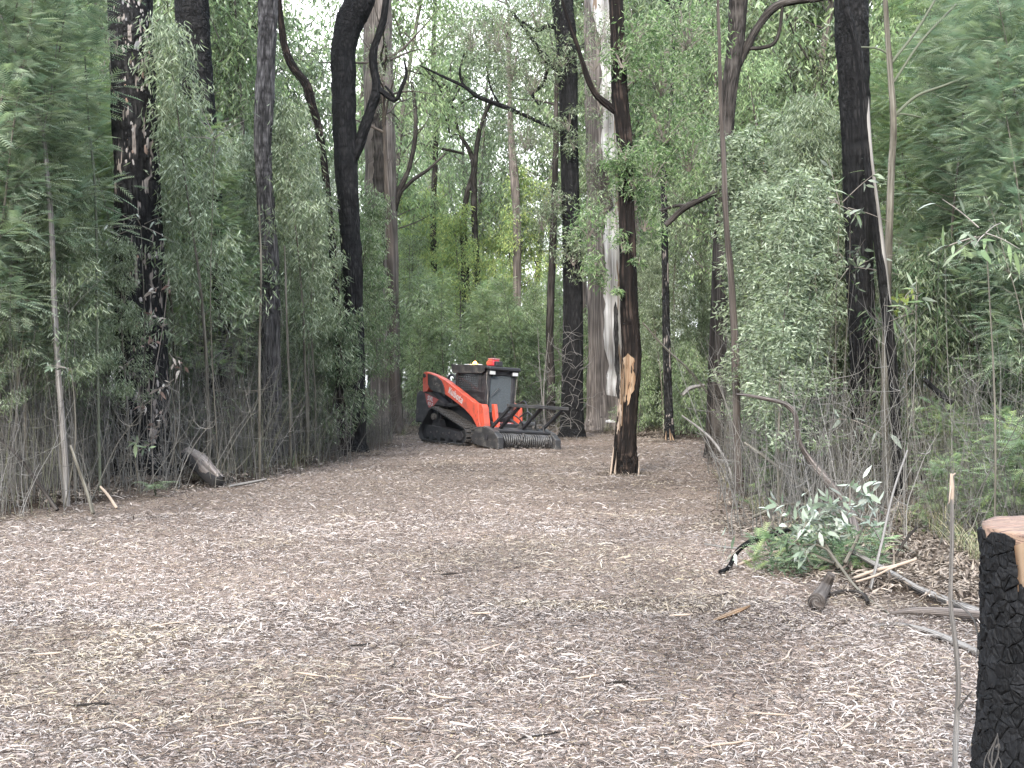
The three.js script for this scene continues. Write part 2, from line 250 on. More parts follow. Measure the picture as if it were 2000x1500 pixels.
// ------------------------------------------------------------------ ground
{
  const axis = (lo, hi, step, far) => { const a = []; for (let x = lo; x <= hi + 1e-6; x += step) a.push(x); let s = step, x = lo; const pre = []; while (x > -far) { s *= 1.35; x -= s; pre.unshift(x); } s = step; x = hi; while (x < far) { s *= 1.35; x += s; a.push(x); } return pre.concat(a); };
  const xs = axis(-10, 10, 0.14, 420), ds = axis(3, 44, 0.16, 420), pos = [], uv = [], col = [], idx = [];
  for (const d of ds) for (const x of xs) {
    pos.push(x, ground(x, d) - (Math.abs(x) > 60 || Math.abs(d) > 90 ? 0.1 : 0), -d); uv.push(x / 3, d / 3);
    const c = smooth(-0.5, 0.35, inClearing(x, d) + (fbm(x, d, 2, 3) - 0.5) * 1.2), p1 = fbm(x * 0.35 + 7, d * 0.35, 4, 4), p2 = fbm(x * 0.8 + 2, d * 0.8, 14, 3);
    const k = 0.80 + 0.56 * p1 - 0.26 * smooth(0.56, 0.72, p2) - 0.14 * rut(x, d);
    const m = [k * (1 + 0.04 * (p2 - 0.5)), k * 0.985, k * 0.97], o = [0.30, 0.27, 0.235];
    for (let i = 0; i < 3; i++) col.push(o[i] + (m[i] - o[i]) * c);
  }
  const nx = xs.length; for (let j = 0; j < ds.length - 1; j++) for (let i = 0; i < nx - 1; i++) { const a = j * nx + i, b = a + nx; idx.push(a, a + 1, b, a + 1, b + 1, b); }
  const g = new THREE.BufferGeometry(); g.setAttribute('position', new THREE.Float32BufferAttribute(pos, 3)); g.setAttribute('uv', new THREE.Float32BufferAttribute(uv, 2)); g.setAttribute('color', new THREE.Float32BufferAttribute(col, 3)); g.setIndex(idx); g.computeVertexNormals();
  const r = rngOf(77);
  const strokes = bumpy => (c, w, h) => {
    const q = rngOf(5); c.fillStyle = bumpy ? '#202020' : '#665950'; c.fillRect(0, 0, w, h); c.lineCap = 'round';
    for (let i = 0; i < 26000; i++) {
      const x = q() * w, y = q() * h, a = q() * 6.283, l = 8 + q() * q() * 46, wd = 1.5 + q() * 5, t = q(), b = i / 26000, k = 0.65 + 0.5 * q();
      const base = t < 0.34 ? [142, 126, 113] : t < 0.6 ? [116, 101, 90] : t < 0.78 ? [90, 77, 69] : t < 0.9 ? [120, 111, 104] : t < 0.95 ? [146, 131, 104] : [52, 44, 41];
      c.strokeStyle = bumpy ? `rgb(${Math.round(40 + 210 * b * k)},${Math.round(40 + 210 * b * k)},${Math.round(40 + 210 * b * k)})` : `rgb(${base.map(v => Math.round(v * k)).join(',')})`; c.lineWidth = wd;
      for (const ox of [-w, 0, w]) for (const oy of [-h, 0, h]) { const X = x + ox, Y = y + oy; if (X < -60 || Y < -60 || X > w + 60 || Y > h + 60) continue; c.beginPath(); c.moveTo(X, Y); c.quadraticCurveTo(X + Math.cos(a + 0.25) * l * 0.5, Y + Math.sin(a + 0.25) * l * 0.5, X + Math.cos(a) * l, Y + Math.sin(a) * l); c.stroke(); }
    }
  };
  const m = new THREE.MeshPhysicalMaterial({ specularIntensity: 0.3, map: canvasTex(1536, 1536, strokes(false)), bumpMap: canvasTex(1536, 1536, strokes(true), false), bumpScale: 0.03, roughness: 0.95, vertexColors: true });
  kind(mesh('ground', g, m), 'structure');
}
// shredded wood: heaps of splinters, each splinter a bent ridge of eight faces, strewn over the cleared strip
const chipCols = [[0.262, 0.222, 0.195], [0.282, 0.244, 0.216], [0.235, 0.196, 0.172], [0.185, 0.152, 0.134], [0.245, 0.220, 0.203], [0.315, 0.280, 0.250], [0.268, 0.224, 0.172], [0.058, 0.047, 0.041], [0.110, 0.088, 0.076], [0.250, 0.209, 0.182], [0.040, 0.034, 0.030]];
// two worn wheel-marks that bend through the strip, scuffed darker and barer
function rut(x, d) { const c = -1.1 + 0.055 * d + 1.1 * Math.sin(d * 0.11), w = q => Math.exp(-(((x - c - q) / 0.28) ** 2)); return (w(-0.75) + w(0.75)) * smooth(0.38, 0.6, fbm(x * 0.3, d * 0.45, 61, 3)); }
{ // one by one over the whole strip, thinner with distance: a bent ribbon of four faces, rolled and tipped at random
  const r = rngOf(901), lv = new Leaves();
  const put = (n, d0, d1, k0) => {
    const A = d0 * d0, B = d1 * d1;
    for (let i = 0; i < n; i++) {
      const d = Math.sqrt(A + (B - A) * r()), x = (r() * 2 - 1) * (0.43 * d + 1.3), inn = inClearing(x, d); if (inn < -0.15 - 0.5 * r() * r()) continue;
      const p1 = fbm(x * 0.35 + 7, d * 0.35, 4, 3), p2 = fbm(x * 0.9 + 2, d * 0.9, 14, 3), bare = smooth(0.58, 0.7, p2); if (r() < bare * 0.4 + 0.2 * rut(x, d)) continue;
      const big = r() < 0.035 ? 2.2 : 1, L = (0.016 + 0.062 * Math.pow(r(), 2.2)) * big * k0, W = (0.0028 + 0.0085 * r() * r()) * (big > 1 ? 1.4 : 1) * k0, az = r() * 6.283, pitch = (r() - 0.5) * (r() < 0.2 ? 1.3 : 0.5), roll = (r() - 0.5) * 2.2;
      const yel = smooth(0.60, 0.72, fbm(x * 0.8, d * 0.8, 33, 2)) * 0.5 * r(), kk = 0.66 + 0.62 * p1 + 0.10 * smooth(11, 26, d) - 0.22 * bare - 0.14 * rut(x, d), c = shade(chipCols, r, 0.25); c[0] *= kk; c[1] *= kk * (1 - 0.03 * yel); c[2] *= kk * (1 - 0.36 * yel);
      const dir = V(Math.cos(az) * Math.cos(pitch), Math.sin(pitch), Math.sin(az) * Math.cos(pitch)), s = V(-Math.sin(az) * Math.cos(roll), Math.sin(roll), Math.cos(az) * Math.cos(roll)), o = V(x, ground(x, d) + 0.006 + 0.024 * r() * k0 + Math.abs(Math.sin(pitch)) * L * 0.35, -d), bend = (r() - 0.5) * 0.7;
      let pl, pr_; for (let k = 0; k < 3; k++) { const t = k / 2 - 0.5, w = k === 1 ? W / 2 : W * (0.1 + 0.3 * r()), m = o.clone().addScaledVector(dir, L * t).addScaledVector(s, bend * L * (0.25 - t * t)); m.y += 0.08 * L * (1 - 4 * t * t); const a = m.clone().addScaledVector(s, w), b = m.addScaledVector(s, -w); if (k) lv.quad(pl, a, pr_, b, c); pl = a; pr_ = b; }
    }
  };
  put(150000, 4.4, 9, 0.98); put(95000, 9, 15, 1.08); put(60000, 15, 25, 1.3); put(46000, 25, 41, 1.7);
  kind(tag(mesh('wood_mulch', lv.geo(), M.dryLeaf), 'shredded wood chips and splinters covering the cleared strip'), 'stuff');
}
// ------------------------------------------------------------------ the trees one can tell apart
function chain(base, d, list, r2 = 1) { return list.map(([px, py, w, dd = 0]) => { const D = d + dd, p = py === null ? G(px, D).add(V(0, -0.02, 0)) : P(px, py, D); return [p.sub(base), Math.max(0.004, w * D / F / 2 * r2)]; }); }
function crownOf(top, spreadR, n, pal, seed, L = 0.13, W = 0.024) {   // leafy head of a tree: limbs' ends and clumps of hanging leaves round them
  const r = rngOf(seed), lv = new Leaves(), wood = [];
  for (let b = 0; b < 14; b++) {
    const o = top.clone().add(V(0, (r() - 0.7) * spreadR, 0)), d = randDir(r); d.y = Math.abs(d.y) * 0.7 + 0.1; d.normalize();
    const q = [[o, 0.05]]; let c = o; for (let k = 1; k <= 4; k++) { d.add(randDir(r).multiplyScalar(0.3)).normalize(); c = c.clone().addScaledVector(d, spreadR * (0.2 + 0.12 * r())); q.push([c, 0.05 * (1 - k / 4.6)]); }
    wood.push(tube(q, 5, { cap: false }));
    for (let k = 0; k < n / 14 / 26; k++) { const at = q[1 + Math.floor(r() * 4)][0].clone().addScaledVector(randDir(r), spreadR * 0.22 * r()); for (let j = 0; j < 26; j++) { const x = randDir(r); lv.leaf(at.clone().addScaledVector(randDir(r), 0.34 * Math.sqrt(r())), V(x.x * 0.8, x.y * 0.5 - 0.7, x.z * 0.8).normalize(), randDir(r), L * (0.6 + 0.7 * r()), W * (0.7 + 0.6 * r()), shade(pal, r)); } }
  }
  return { wood: mg(wood), foliage: lv.geo() };
}
function clumpAt(lv, at, R, n, pal, r, L = 0.11, W = 0.022, droop = 0.6) { for (let j = 0; j < n; j++) { const x = randDir(r); lv.leaf(at.clone().addScaledVector(randDir(r), R * Math.sqrt(r())), V(x.x * 0.9, x.y * 0.6 - droop, x.z * 0.9).normalize(), randDir(r), L * (0.6 + 0.7 * r()), W * (0.7 + 0.6 * r()), shade(pal, r, 0.35)); } }
function tree(name, label, d, list, mat, { group, seed = 1, radial = 20, amp = 0.02, nf = 4, step = 0.14, up = 5, upW = 0.7, flute = 0, limbs = [], crown = null, flare = 1.35, limbMat, category = 'tree' } = {}) {
  const base = G(list[0][0], d), t = thing(name, label, category, base, 0, group);
  const ls = list.slice(); const [ax, ay, aw] = ls[ls.length - 1], [bx, by] = ls[ls.length - 2];
  if (up) { const k = (up * F / d) / Math.max(20, by - ay); ls.push([ax + (ax - bx) * k * 0.4, ay - up * F / d, aw * upW]); }
  const pts = chain(base, d, ls);
  const foot = pts[0][0].clone(); pts[0][1] *= flare; pts.unshift([foot.clone().add(V(0, -0.25, 0)), pts[0][1] * 1.15]);
  pts.splice(2, 0, [pts[1][0].clone().lerp(pts[2][0], Math.min(0.5, 0.35 / Math.max(0.4, pts[1][0].distanceTo(pts[2][0])))), pts[1][1] / flare * 1.06]);
  const trunk = mesh('trunk', tube(pts, radial, { amp, nf, step, seed, flute }), mat, t);
  t.userData.pts = undefined;
  for (const lb of limbs) { const q = chain(base, d, lb); mesh('limb', tube(q, 8, { amp: q[0][1] * 0.22, nf: 6, step: 0.12, seed: seed + 3 }), limbMat || mat, t); }
  if (crown) { const c = crownOf(pts[pts.length - 1][0], crown.R, crown.n, crown.pal, seed + 11); mesh('branches', c.wood, limbMat || mat, t); mesh('crown', c.foliage, M.leaf, t); }
  return { t, base, pts, trunk };
}
// T1: the thick burnt trunk on the left
const big = tree('burnt_tree', 'thick blackened tree trunk with pale flaking patches, left of the clearing behind the fern', 20.2, [[287, null, 108], [281, 860, 104], [277, 700, 100], [272, 500, 94], [266, 300, 86], [259, 120, 85], [254, 0, 86]], M.charFlaky, { seed: 4, radial: 40, amp: 0.045, nf: 9, step: 0.07, flare: 1.25, up: 6, crown: { R: 3, n: 1500, pal: PAL.euc } });
{ // scales of bark that the fire left pale
  const r = rngOf(44), mats = [std(0.24, 0.215, 0.20, 0.9), std(0.17, 0.12, 0.095, 0.9), std(0.12, 0.115, 0.115, 0.9), std(0.20, 0.125, 0.09, 0.9)];
  const forms = []; for (let k = 0; k < 5; k++) { const g = new THREE.IcosahedronGeometry(1, 1), p = g.attributes.position; for (let i = 0; i < p.count; i++) { const x = p.getX(i), y = p.getY(i), z = p.getZ(i), m = 0.75 + 0.5 * vnoise(x * 2 + k * 9, y * 2, z * 2); p.setXYZ(i, x * m, y * m, z * m * 0.35); } g.computeVertexNormals(); forms.push(g); }
  const col = new THREE.CatmullRomCurve3(big.pts.map(p => p[0]), false, 'centripetal');
  for (let i = 0; i < 150; i++) {
    const v = r(), py = v < 0.62 ? r() * 330 : 480 + r() * 380, t = clamp((EYE - (py - 750) * 20.2 / F + 0.35) / 14.2), band = r();
    const a = band < 0.42 ? 1.50 + (r() - 0.5) * 0.5 : band < 0.7 ? 0.75 + (r() - 0.5) * 0.5 : 0.2 + r() * 2.7;      // angle round the trunk, pi/2 faces the clearing
    let best = big.pts[0], y = EYE - (py - 750) * 20.2 / F - big.base.y; const k = big.pts.findIndex(p => p[0].y > y), A = big.pts[Math.max(0, k - 1)], B = big.pts[Math.max(1, k)], f = clamp((y - A[0].y) / (B[0].y - A[0].y)), c = A[0].clone().lerp(B[0], f), R = A[1] + (B[1] - A[1]) * f;
    const o = mesh('bark_flake', forms[i % 5], mats[Math.floor(r() * r() * 4)], big.t);
    o.position.set(c.x + Math.cos(a) * R * 0.99, y, c.z + Math.sin(a) * R * 0.99); o.rotation.set((r() - 0.5) * 0.3, Math.PI / 2 - a, (r() - 0.5) * 0.5); const s = 0.012 + 0.022 * r(); o.scale.set(s * 0.8, s * (1.1 + 1.6 * r()), s * 0.9);
  }
}
tree('burnt_tree', 'black trunk top standing behind the feathery wattles right of the thick flaking trunk', 25, [[432, null, 62], [415, 560, 62], [385, 180, 64], [378, 80, 66], [374, 0, 66]], M.char, { seed: 8, radial: 24, amp: 0.035, nf: 6, crown: { R: 3, n: 1200, pal: PAL.euc } });
tree('grey_barked_tree', 'slim straight trunk, grey and flaky above, darker below, left of the forked tree', 24.5, [[530, null, 42], [530, 800, 38], [528, 620, 38], [526, 520, 37], [518, 380, 32], [514, 300, 33], [517, 190, 37], [521, 80, 36], [524, 0, 38]], M.greyChar, { seed: 12, radial: 24, amp: 0.03, nf: 7, step: 0.1, crown: { R: 2.5, n: 1200, pal: PAL.euc } });
tree('leaning_charred_sapling', 'thin crooked charred stem leaning left between the grey trunk and forked tree', 27, [[668, null, 16], [655, 560, 15], [632, 310, 14], [620, 240, 15], [608, 200, 18], [598, 165, 18], [572, 130, 17], [556, 92, 15], [549, 40, 12]], M.charBrown, { seed: 15, radial: 10, amp: 0.02, nf: 6, up: 0.8, upW: 0.5 });
const fork = tree('forked_black_tree', 'forked crooked black trunk leaning right at the top, draped in dry twigs', 28, [[692, null, 46], [690, 700, 42], [688, 540, 40], [683, 440, 40], [677, 350, 43], [673, 250, 45], [671, 160, 46], [672, 90, 50], [684, 40, 54], [703, 0, 56]], M.char, { seed: 18, radial: 24, amp: 0.045, nf: 6, up: 4, limbs: [[[690, 310, 24], [708, 262, 22], [724, 215, 20], [735, 172, 18], [728, 105, 15], [748, 40, 14], [760, -60, 12]], [[735, 172, 13], [752, 183, 11], [772, 196, 10], [785, 170, 8], [794, 146, 6], [790, 118, 4]], [[772, 196, 7], [765, 182, 5], [752, 168, 4]]], crown: { R: 3, n: 1200, pal: PAL.euc } });
tree('pale_old_gum', 'pale grey shaggy gum trunk with a dark stripe, half behind the forked black tree', 46, [[752, null, 66], [748, 640, 64], [744, 400, 62], [741, 250, 60], [738, 100, 56], [737, 0, 54]], M.stringy, { seed: 22, radial: 28, amp: 0.05, nf: 5, step: 0.2, up: 8, flute: 0.02, limbs: [[[770, 410, 12], [782, 370, 12], [800, 325, 9], [812, 250, 8], [805, 160, 6]], [[782, 375, 8], [806, 352, 8], [838, 330, 6], [870, 300, 4]]], limbMat: M.dark, crown: { R: 4, n: 2600, pal: PAL.far } });
{ const g = scene.children[scene.children.length - 1], q = [[747, 700, 56], [744, 400, 60], [741, 250, 60], [739, 160, 56]].map(([x, y, w]) => [P(x, y, 46).sub(g.position), w * 46 / F / 2]); mesh('bark_strip', tube(q, 6, { a0: -0.25, a1: 0.42, raise: 0.05, ragged: 0.5, step: 0.2, amp: 0.06, nf: 4, seed: 6 }), M.dark, g); }
tree('slim_brown_tree', 'slim brown trunk with peeling bark rising just left of the loader', 38.5, [[775, null, 24], [770, 740, 21], [766, 620, 20], [764, 500, 17], [758, 400, 13], [753, 300, 8], [750, 220, 5]], M.red, { seed: 25, radial: 14, amp: 0.025, nf: 5, up: 1, crown: { R: 2.4, n: 1400, pal: PAL.euc } });
tree('forked_dark_tree', 'far dark forked trunk above the loader in the middle of the vista', 58, [[910, null, 18], [911, 600, 17], [908, 520, 16], [906, 440, 13], [912, 380, 11], [926, 330, 12], [915, 290, 8], [898, 262, 6]], M.dark, { seed: 28, radial: 12, amp: 0.03, up: 2, limbs: [[[935, 570, 12], [928, 470, 12], [926, 400, 12], [927, 330, 11], [938, 250, 8], [962, 190, 6]], [[906, 300, 6], [870, 292, 5], [822, 282, 4]]], crown: { R: 3.5, n: 2200, pal: PAL.far } });
tree('slim_far_tree', 'slim far tan trunk with a bunched leafy top between the vista and straight black tree', 56, [[1009, null, 17], [1010, 560, 16], [1009, 410, 16], [1003, 330, 18], [998, 270, 13], [996, 200, 9]], M.stringy, { seed: 30, radial: 12, amp: 0.03, up: 4, crown: { R: 3, n: 2400, pal: PAL.far } });
const straight = tree('straight_black_tree', 'tall straight black trunk rising behind the mulching head', 36.6, [[1117, null, 46], [1118, 760, 42], [1119, 600, 39], [1116, 450, 36], [1112, 300, 35], [1109, 150, 38], [1104, 60, 42], [1098, 0, 42]], M.char, { seed: 33, radial: 26, amp: 0.025, nf: 7, step: 0.12, up: 5, crown: { R: 3.5, n: 2000, pal: PAL.euc },
  limbs: [[[1096, 138, 18], [1072, 120, 14], [1052, 95, 10], [1035, 70, 7], [1000, 22, 5]], [[1072, 122, 8], [1060, 165, 7], [1040, 185, 6], [1052, 205, 3]], [[1095, 255, 7], [1070, 246, 6], [1022, 224, 8], [986, 209, 9], [930, 187, 9], [910, 171, 7], [858, 146, 5], [820, 128, 3]], [[930, 187, 5], [902, 160, 5], [898, 138, 4], [907, 104, 3]], [[975, 204, 4], [958, 170, 4], [950, 130, 3]], [[1098, 60, 12], [1070, 50, 9], [1050, 60, 7], [1020, 42, 5]]] });
const gum = tree('white_gum', 'huge pale gum trunk, smooth white on its right side, behind the splintered tree', 41, [[1188, null, 84], [1186, 800, 72], [1184, 700, 67], [1181, 500, 64], [1178, 300, 62], [1174, 120, 60], [1170, 0, 58]], M.gum, { seed: 36, radial: 40, amp: 0.03, nf: 3, step: 0.16, up: 8, flare: 1.06, crown: { R: 4, n: 2400, pal: PAL.far }, limbs: [[[1200, 190, 26], [1240, 150, 22], [1290, 125, 18], [1310, 90, 12], [1330, 40, 9]]], limbMat: M.stringy });
{ const q = lst => lst.map(([x, y, w]) => [P(x, y, 41).sub(gum.base), w * 41 / F / 2]), full = [[1188, 862, 108], [1188, 842, 98], [1187, 815, 80], [1184, 700, 68], [1181, 500, 65], [1178, 300, 63], [1174, 120, 61], [1170, -40, 59]];
  mesh('bark_sheet', tube(q(full), 14, { a0: -1.9, a1: -0.12, raise: 0.03, ragged: 0.45, step: 0.16, amp: 0.06, nf: 5, seed: 2 }), M.stringy, gum.t);
  mesh('bark_sheet', tube(q([[1188, 862, 108], [1188, 842, 98], [1187, 812, 80], [1185, 770, 73]]), 16, { a0: -2.2, a1: 1.9, raise: 0.034, ragged: 0.5, rf: 5, step: 0.08, amp: 0.05, nf: 6, seed: 15 }), M.stringy, gum.t);
  mesh('bark_strip', tube(q([[1186, 790, 72], [1183, 680, 67], [1181, 590, 66]]), 4, { a0: 0.42, a1: 0.72, raise: 0.03, ragged: 0.2, step: 0.12, seed: 8 }), M.greyChar, gum.t);
  mesh('bark_sheet', tube(q([[1180, 420, 66], [1178, 370, 65], [1177, 320, 64]]), 8, { a0: -0.5, a1: 0.5, raise: 0.05, ragged: 0.7, step: 0.12, amp: 0.05, nf: 6, seed: 5 }), M.red, gum.t); }
const split = tree('splintered_tree', 'black crooked tree standing alone in the clearing, orange wood torn open halfway down', 21.3, [[1221, null, 47], [1221, 880, 46], [1226, 800, 39], [1234, 700, 38], [1229, 600, 35], [1226, 480, 32], [1222, 330, 29], [1220, 270, 31], [1211, 190, 33], [1208, 100, 29], [1203, 0, 26]], M.charBrown, { seed: 40, radial: 28, amp: 0.022, nf: 9, step: 0.06, flare: 1.22, flute: 0.03, up: 4, crown: { R: 2.6, n: 1600, pal: PAL.eucGreen },
  limbs: [[[1208, 222, 15], [1188, 206, 14], [1165, 185, 12], [1150, 158, 11], [1140, 130, 10], [1128, 90, 9], [1112, 45, 8], [1098, 0, 6]]] });
{ // the torn scar, its splinters, and those at the foot
  const q = lst => lst.map(([x, y, w]) => [P(x, y, 21.3).sub(split.base), w * 21.3 / F / 2]), r = rngOf(8);
  mesh('torn_wood', tube(q([[1227, 800, 40], [1231, 760, 39.5], [1234, 718, 39.5], [1234, 690, 39]]), 14, { a0: -0.95, a1: 0.0, raise: 0.006, ragged: 0.9, rf: 6, step: 0.02, amp: 0.022, nf: 14, seed: 3 }), M.wood, split.t);
  mesh('torn_wood', tube(q([[1225, 850, 42], [1228, 790, 40], [1233, 740, 39.5]]), 10, { a0: -1.5, a1: -0.75, raise: 0.008, ragged: 0.8, rf: 7, step: 0.02, amp: 0.02, nf: 16, seed: 6 }), M.palewood, split.t);
  mesh('torn_wood', tube(q([[1229, 770, 40], [1233, 730, 39.5], [1234, 700, 39]]), 8, { a0: -0.1, a1: 0.25, raise: 0.007, ragged: 0.6, rf: 8, step: 0.02, amp: 0.015, nf: 16, seed: 9 }), M.wood, split.t);
  const sp = (x, y, x2, y2, w) => mesh('splinter', tube([[P(x, y, 21.1).sub(split.base), w], [P((x + x2) / 2 + 1, (y + y2) / 2, 21.08).sub(split.base), w * 0.8], [P(x2, y2, 21.12).sub(split.base), 0.002]], 4), M.wood, split.t);
  sp(1213, 790, 1212, 700, 0.016); sp(1217, 770, 1216, 705, 0.02); sp(1214, 832, 1216, 760, 0.014); sp(1210, 842, 1209, 800, 0.01);
  for (const [x, y, x2, y2] of [[1192, 934, 1199, 872], [1196, 930, 1206, 850], [1200, 930, 1204, 880], [1244, 932, 1246, 890], [1238, 934, 1241, 905], [1247, 930, 1248, 900], [1190, 940, 1194, 900]]) { const o = mesh('splinter', tube([[P(x, y, 21.05).sub(split.base), 0.026], [P((x + x2) / 2, (y + y2) / 2, 21.08).sub(split.base), 0.02], [P(x2, y2, 21.15).sub(split.base), 0.003]], 4), M.charBrown, split.t); if (r() < 0.55) o.material = M.palewood; }
}
tree('slim_black_tree', 'slim black trunk with a torn red base at the far right edge of the clearing', 35, [[1308, null, 19], [1306, 800, 17], [1302, 680, 16], [1300, 560, 14], [1298, 440, 13], [1297, 330, 12], [1306, 260, 9]], M.charFlaky, { seed: 47, radial: 12, amp: 0.015, nf: 6, up: 4, flare: 1.3, crown: { R: 2.5, n: 1600, pal: PAL.euc }, limbs: [[[1298, 345, 8], [1314, 318, 6], [1322, 290, 4]]] });
{ const g = scene.children[scene.children.length - 1]; for (const [x, x2, h] of [[1300, 1301, 0.30], [1310, 1308, 0.36], [1316, 1311, 0.24]]) mesh('splinter', tube([[P(x, 862, 34.8).sub(g.position), 0.04], [P(x2, 862 - h * 68, 34.85).sub(g.position), 0.005]], 4), M.wood, g); }
tree('red_barked_sapling', 'slender reddish peeling trunk at the right edge of the clearing', 16.4, [[1446, null, 17], [1440, 880, 16], [1438, 780, 15], [1436, 690, 15], [1429, 560, 13], [1419, 440, 11], [1413, 300, 10], [1408, 200, 8], [1404, 60, 6], [1402, 0, 5]], M.red, { seed: 50, radial: 14, amp: 0.012, nf: 8, step: 0.1, up: 2.5, crown: { R: 1.6, n: 900, pal: PAL.euc } });
tree('limbed_dark_tree', 'dark leafy trunk with a thick black limb reaching right across the top', 27, [[1395, null, 34], [1405, 600, 33], [1415, 330, 32], [1424, 180, 32], [1436, 90, 34], [1442, 0, 36]], M.dark, { seed: 53, radial: 18, amp: 0.03, up: 4, limbs: [[[1440, 130, 17], [1460, 88, 18], [1480, 52, 16], [1512, 14, 17], [1550, 2, 15], [1602, -2, 11], [1650, -25, 9]], [[1456, 95, 9], [1490, 93, 8], [1512, 84, 8], [1522, 60, 7], [1528, 10, 6]], [[1300, 440, 11], [1340, 404, 13], [1372, 388, 12], [1400, 372, 12], [1416, 355, 10]], [[1345, 402, 8], [1320, 402, 7], [1290, 412, 4]]], crown: { R: 3, n: 1500, pal: PAL.euc } });
tree('burnt_tree', 'thick dark burnt trunk on the right, behind the leaning charred sapling', 19.3, [[1700, null, 58], [1692, 820, 54], [1684, 640, 52], [1676, 420, 52], [1670, 220, 58], [1665, 100, 62], [1662, 0, 66]], M.char, { seed: 57, radial: 28, amp: 0.035, nf: 8, step: 0.09, up: 5, crown: { R: 3, n: 1400, pal: PAL.euc } });
const lean = tree('leaning_charred_sapling', 'thin charred stem leaning left, pale bare stripe, in front of the thick right-hand trunk', 16.3, [[1757, null, 20], [1753, 900, 19], [1746, 760, 19], [1732, 610, 20], [1719, 500, 20], [1706, 400, 18], [1692, 290, 17], [1686, 170, 17], [1668, 70, 16], [1648, 0, 15]], M.char, { seed: 60, radial: 14, amp: 0.012, nf: 10, step: 0.07, up: 2, upW: 0.6, limbs: [[[1722, 560, 9], [1712, 470, 9], [1700, 400, 9], [1690, 320, 6]]] });
{ const q = [[1722, 535, 20.5], [1716, 470, 20.5], [1706, 392, 19], [1697, 320, 18], [1691, 250, 18], [1688, 190, 17.5]].map(([x, y, w]) => [P(x, y, 16.3).sub(lean.base), w * 16.3 / F / 2]);
  mesh('bare_wood_stripe', tube(q, 6, { a0: 0.15, a1: 1.5, raise: 0.004, ragged: 0.7, step: 0.06, seed: 4 }), M.weathered, lean.t);
  mesh('bare_wood_stripe', tube([[1731, 600, 20.5], [1725, 550, 20.5], [1719, 490, 20.5]].map(([x, y, w]) => [P(x, y, 16.3).sub(lean.base), w * 16.3 / F / 2]), 5, { a0: 0.5, a1: 1.3, raise: 0.004, ragged: 0.5, step: 0.05, seed: 7 }), M.weathered, lean.t); }
tree('brown_wattle_tree', 'straight brown wattle trunk with rising side branches, just right of the leaning charred stem', 17.6, [[1735, null, 17], [1728, 800, 16], [1733, 560, 16], [1737, 440, 15], [1741, 330, 14], [1745, 250, 13], [1738, 130, 11], [1729, 0, 10]], M.stem, { seed: 63, radial: 12, amp: 0.008, nf: 7, up: 2.5, limbs: [[[1742, 122, 6], [1790, 60, 5], [1832, -10, 4]], [[1746, 160, 5], [1800, 80, 5], [1868, 8, 4]], [[1748, 225, 6], [1790, 188, 6], [1850, 165, 5], [1905, 140, 4], [1965, 98, 3]], [[1744, 112, 5], [1715, 95, 4], [1680, 92, 3]], [[1746, 228, 4], [1760, 222, 4], [1800, 230, 3]]], limbMat: M.greenStem, crown: null });
tree('far_dark_tree', 'small far dark trunk at the top right corner', 34, [[1958, null, 20], [1948, 500, 20], [1941, 180, 20], [1940, 60, 20], [1942, 0, 21]], M.dark, { seed: 66, radial: 12, up: 4, crown: { R: 2.5, n: 1200, pal: PAL.far } });
tree('far_dark_tree', 'thin dark trunk standing just left of the straight black tree behind the mulching head', 43, [[1076, null, 18], [1076, 760, 17], [1074, 640, 15], [1080, 480, 14], [1085, 300, 11]], M.dark, { seed: 69, radial: 12, up: 3, crown: { R: 2.5, n: 1400, pal: PAL.far } });
tree('far_dark_tree', 'far thin dark trunk between the two forked trees, high over the loader', 62, [[855, null, 13], [850, 620, 13], [846, 420, 12], [852, 250, 10], [846, 120, 9], [850, 0, 8]], M.dark, { seed: 70, radial: 10, up: 4, crown: { R: 3.5, n: 2400, pal: PAL.far } });
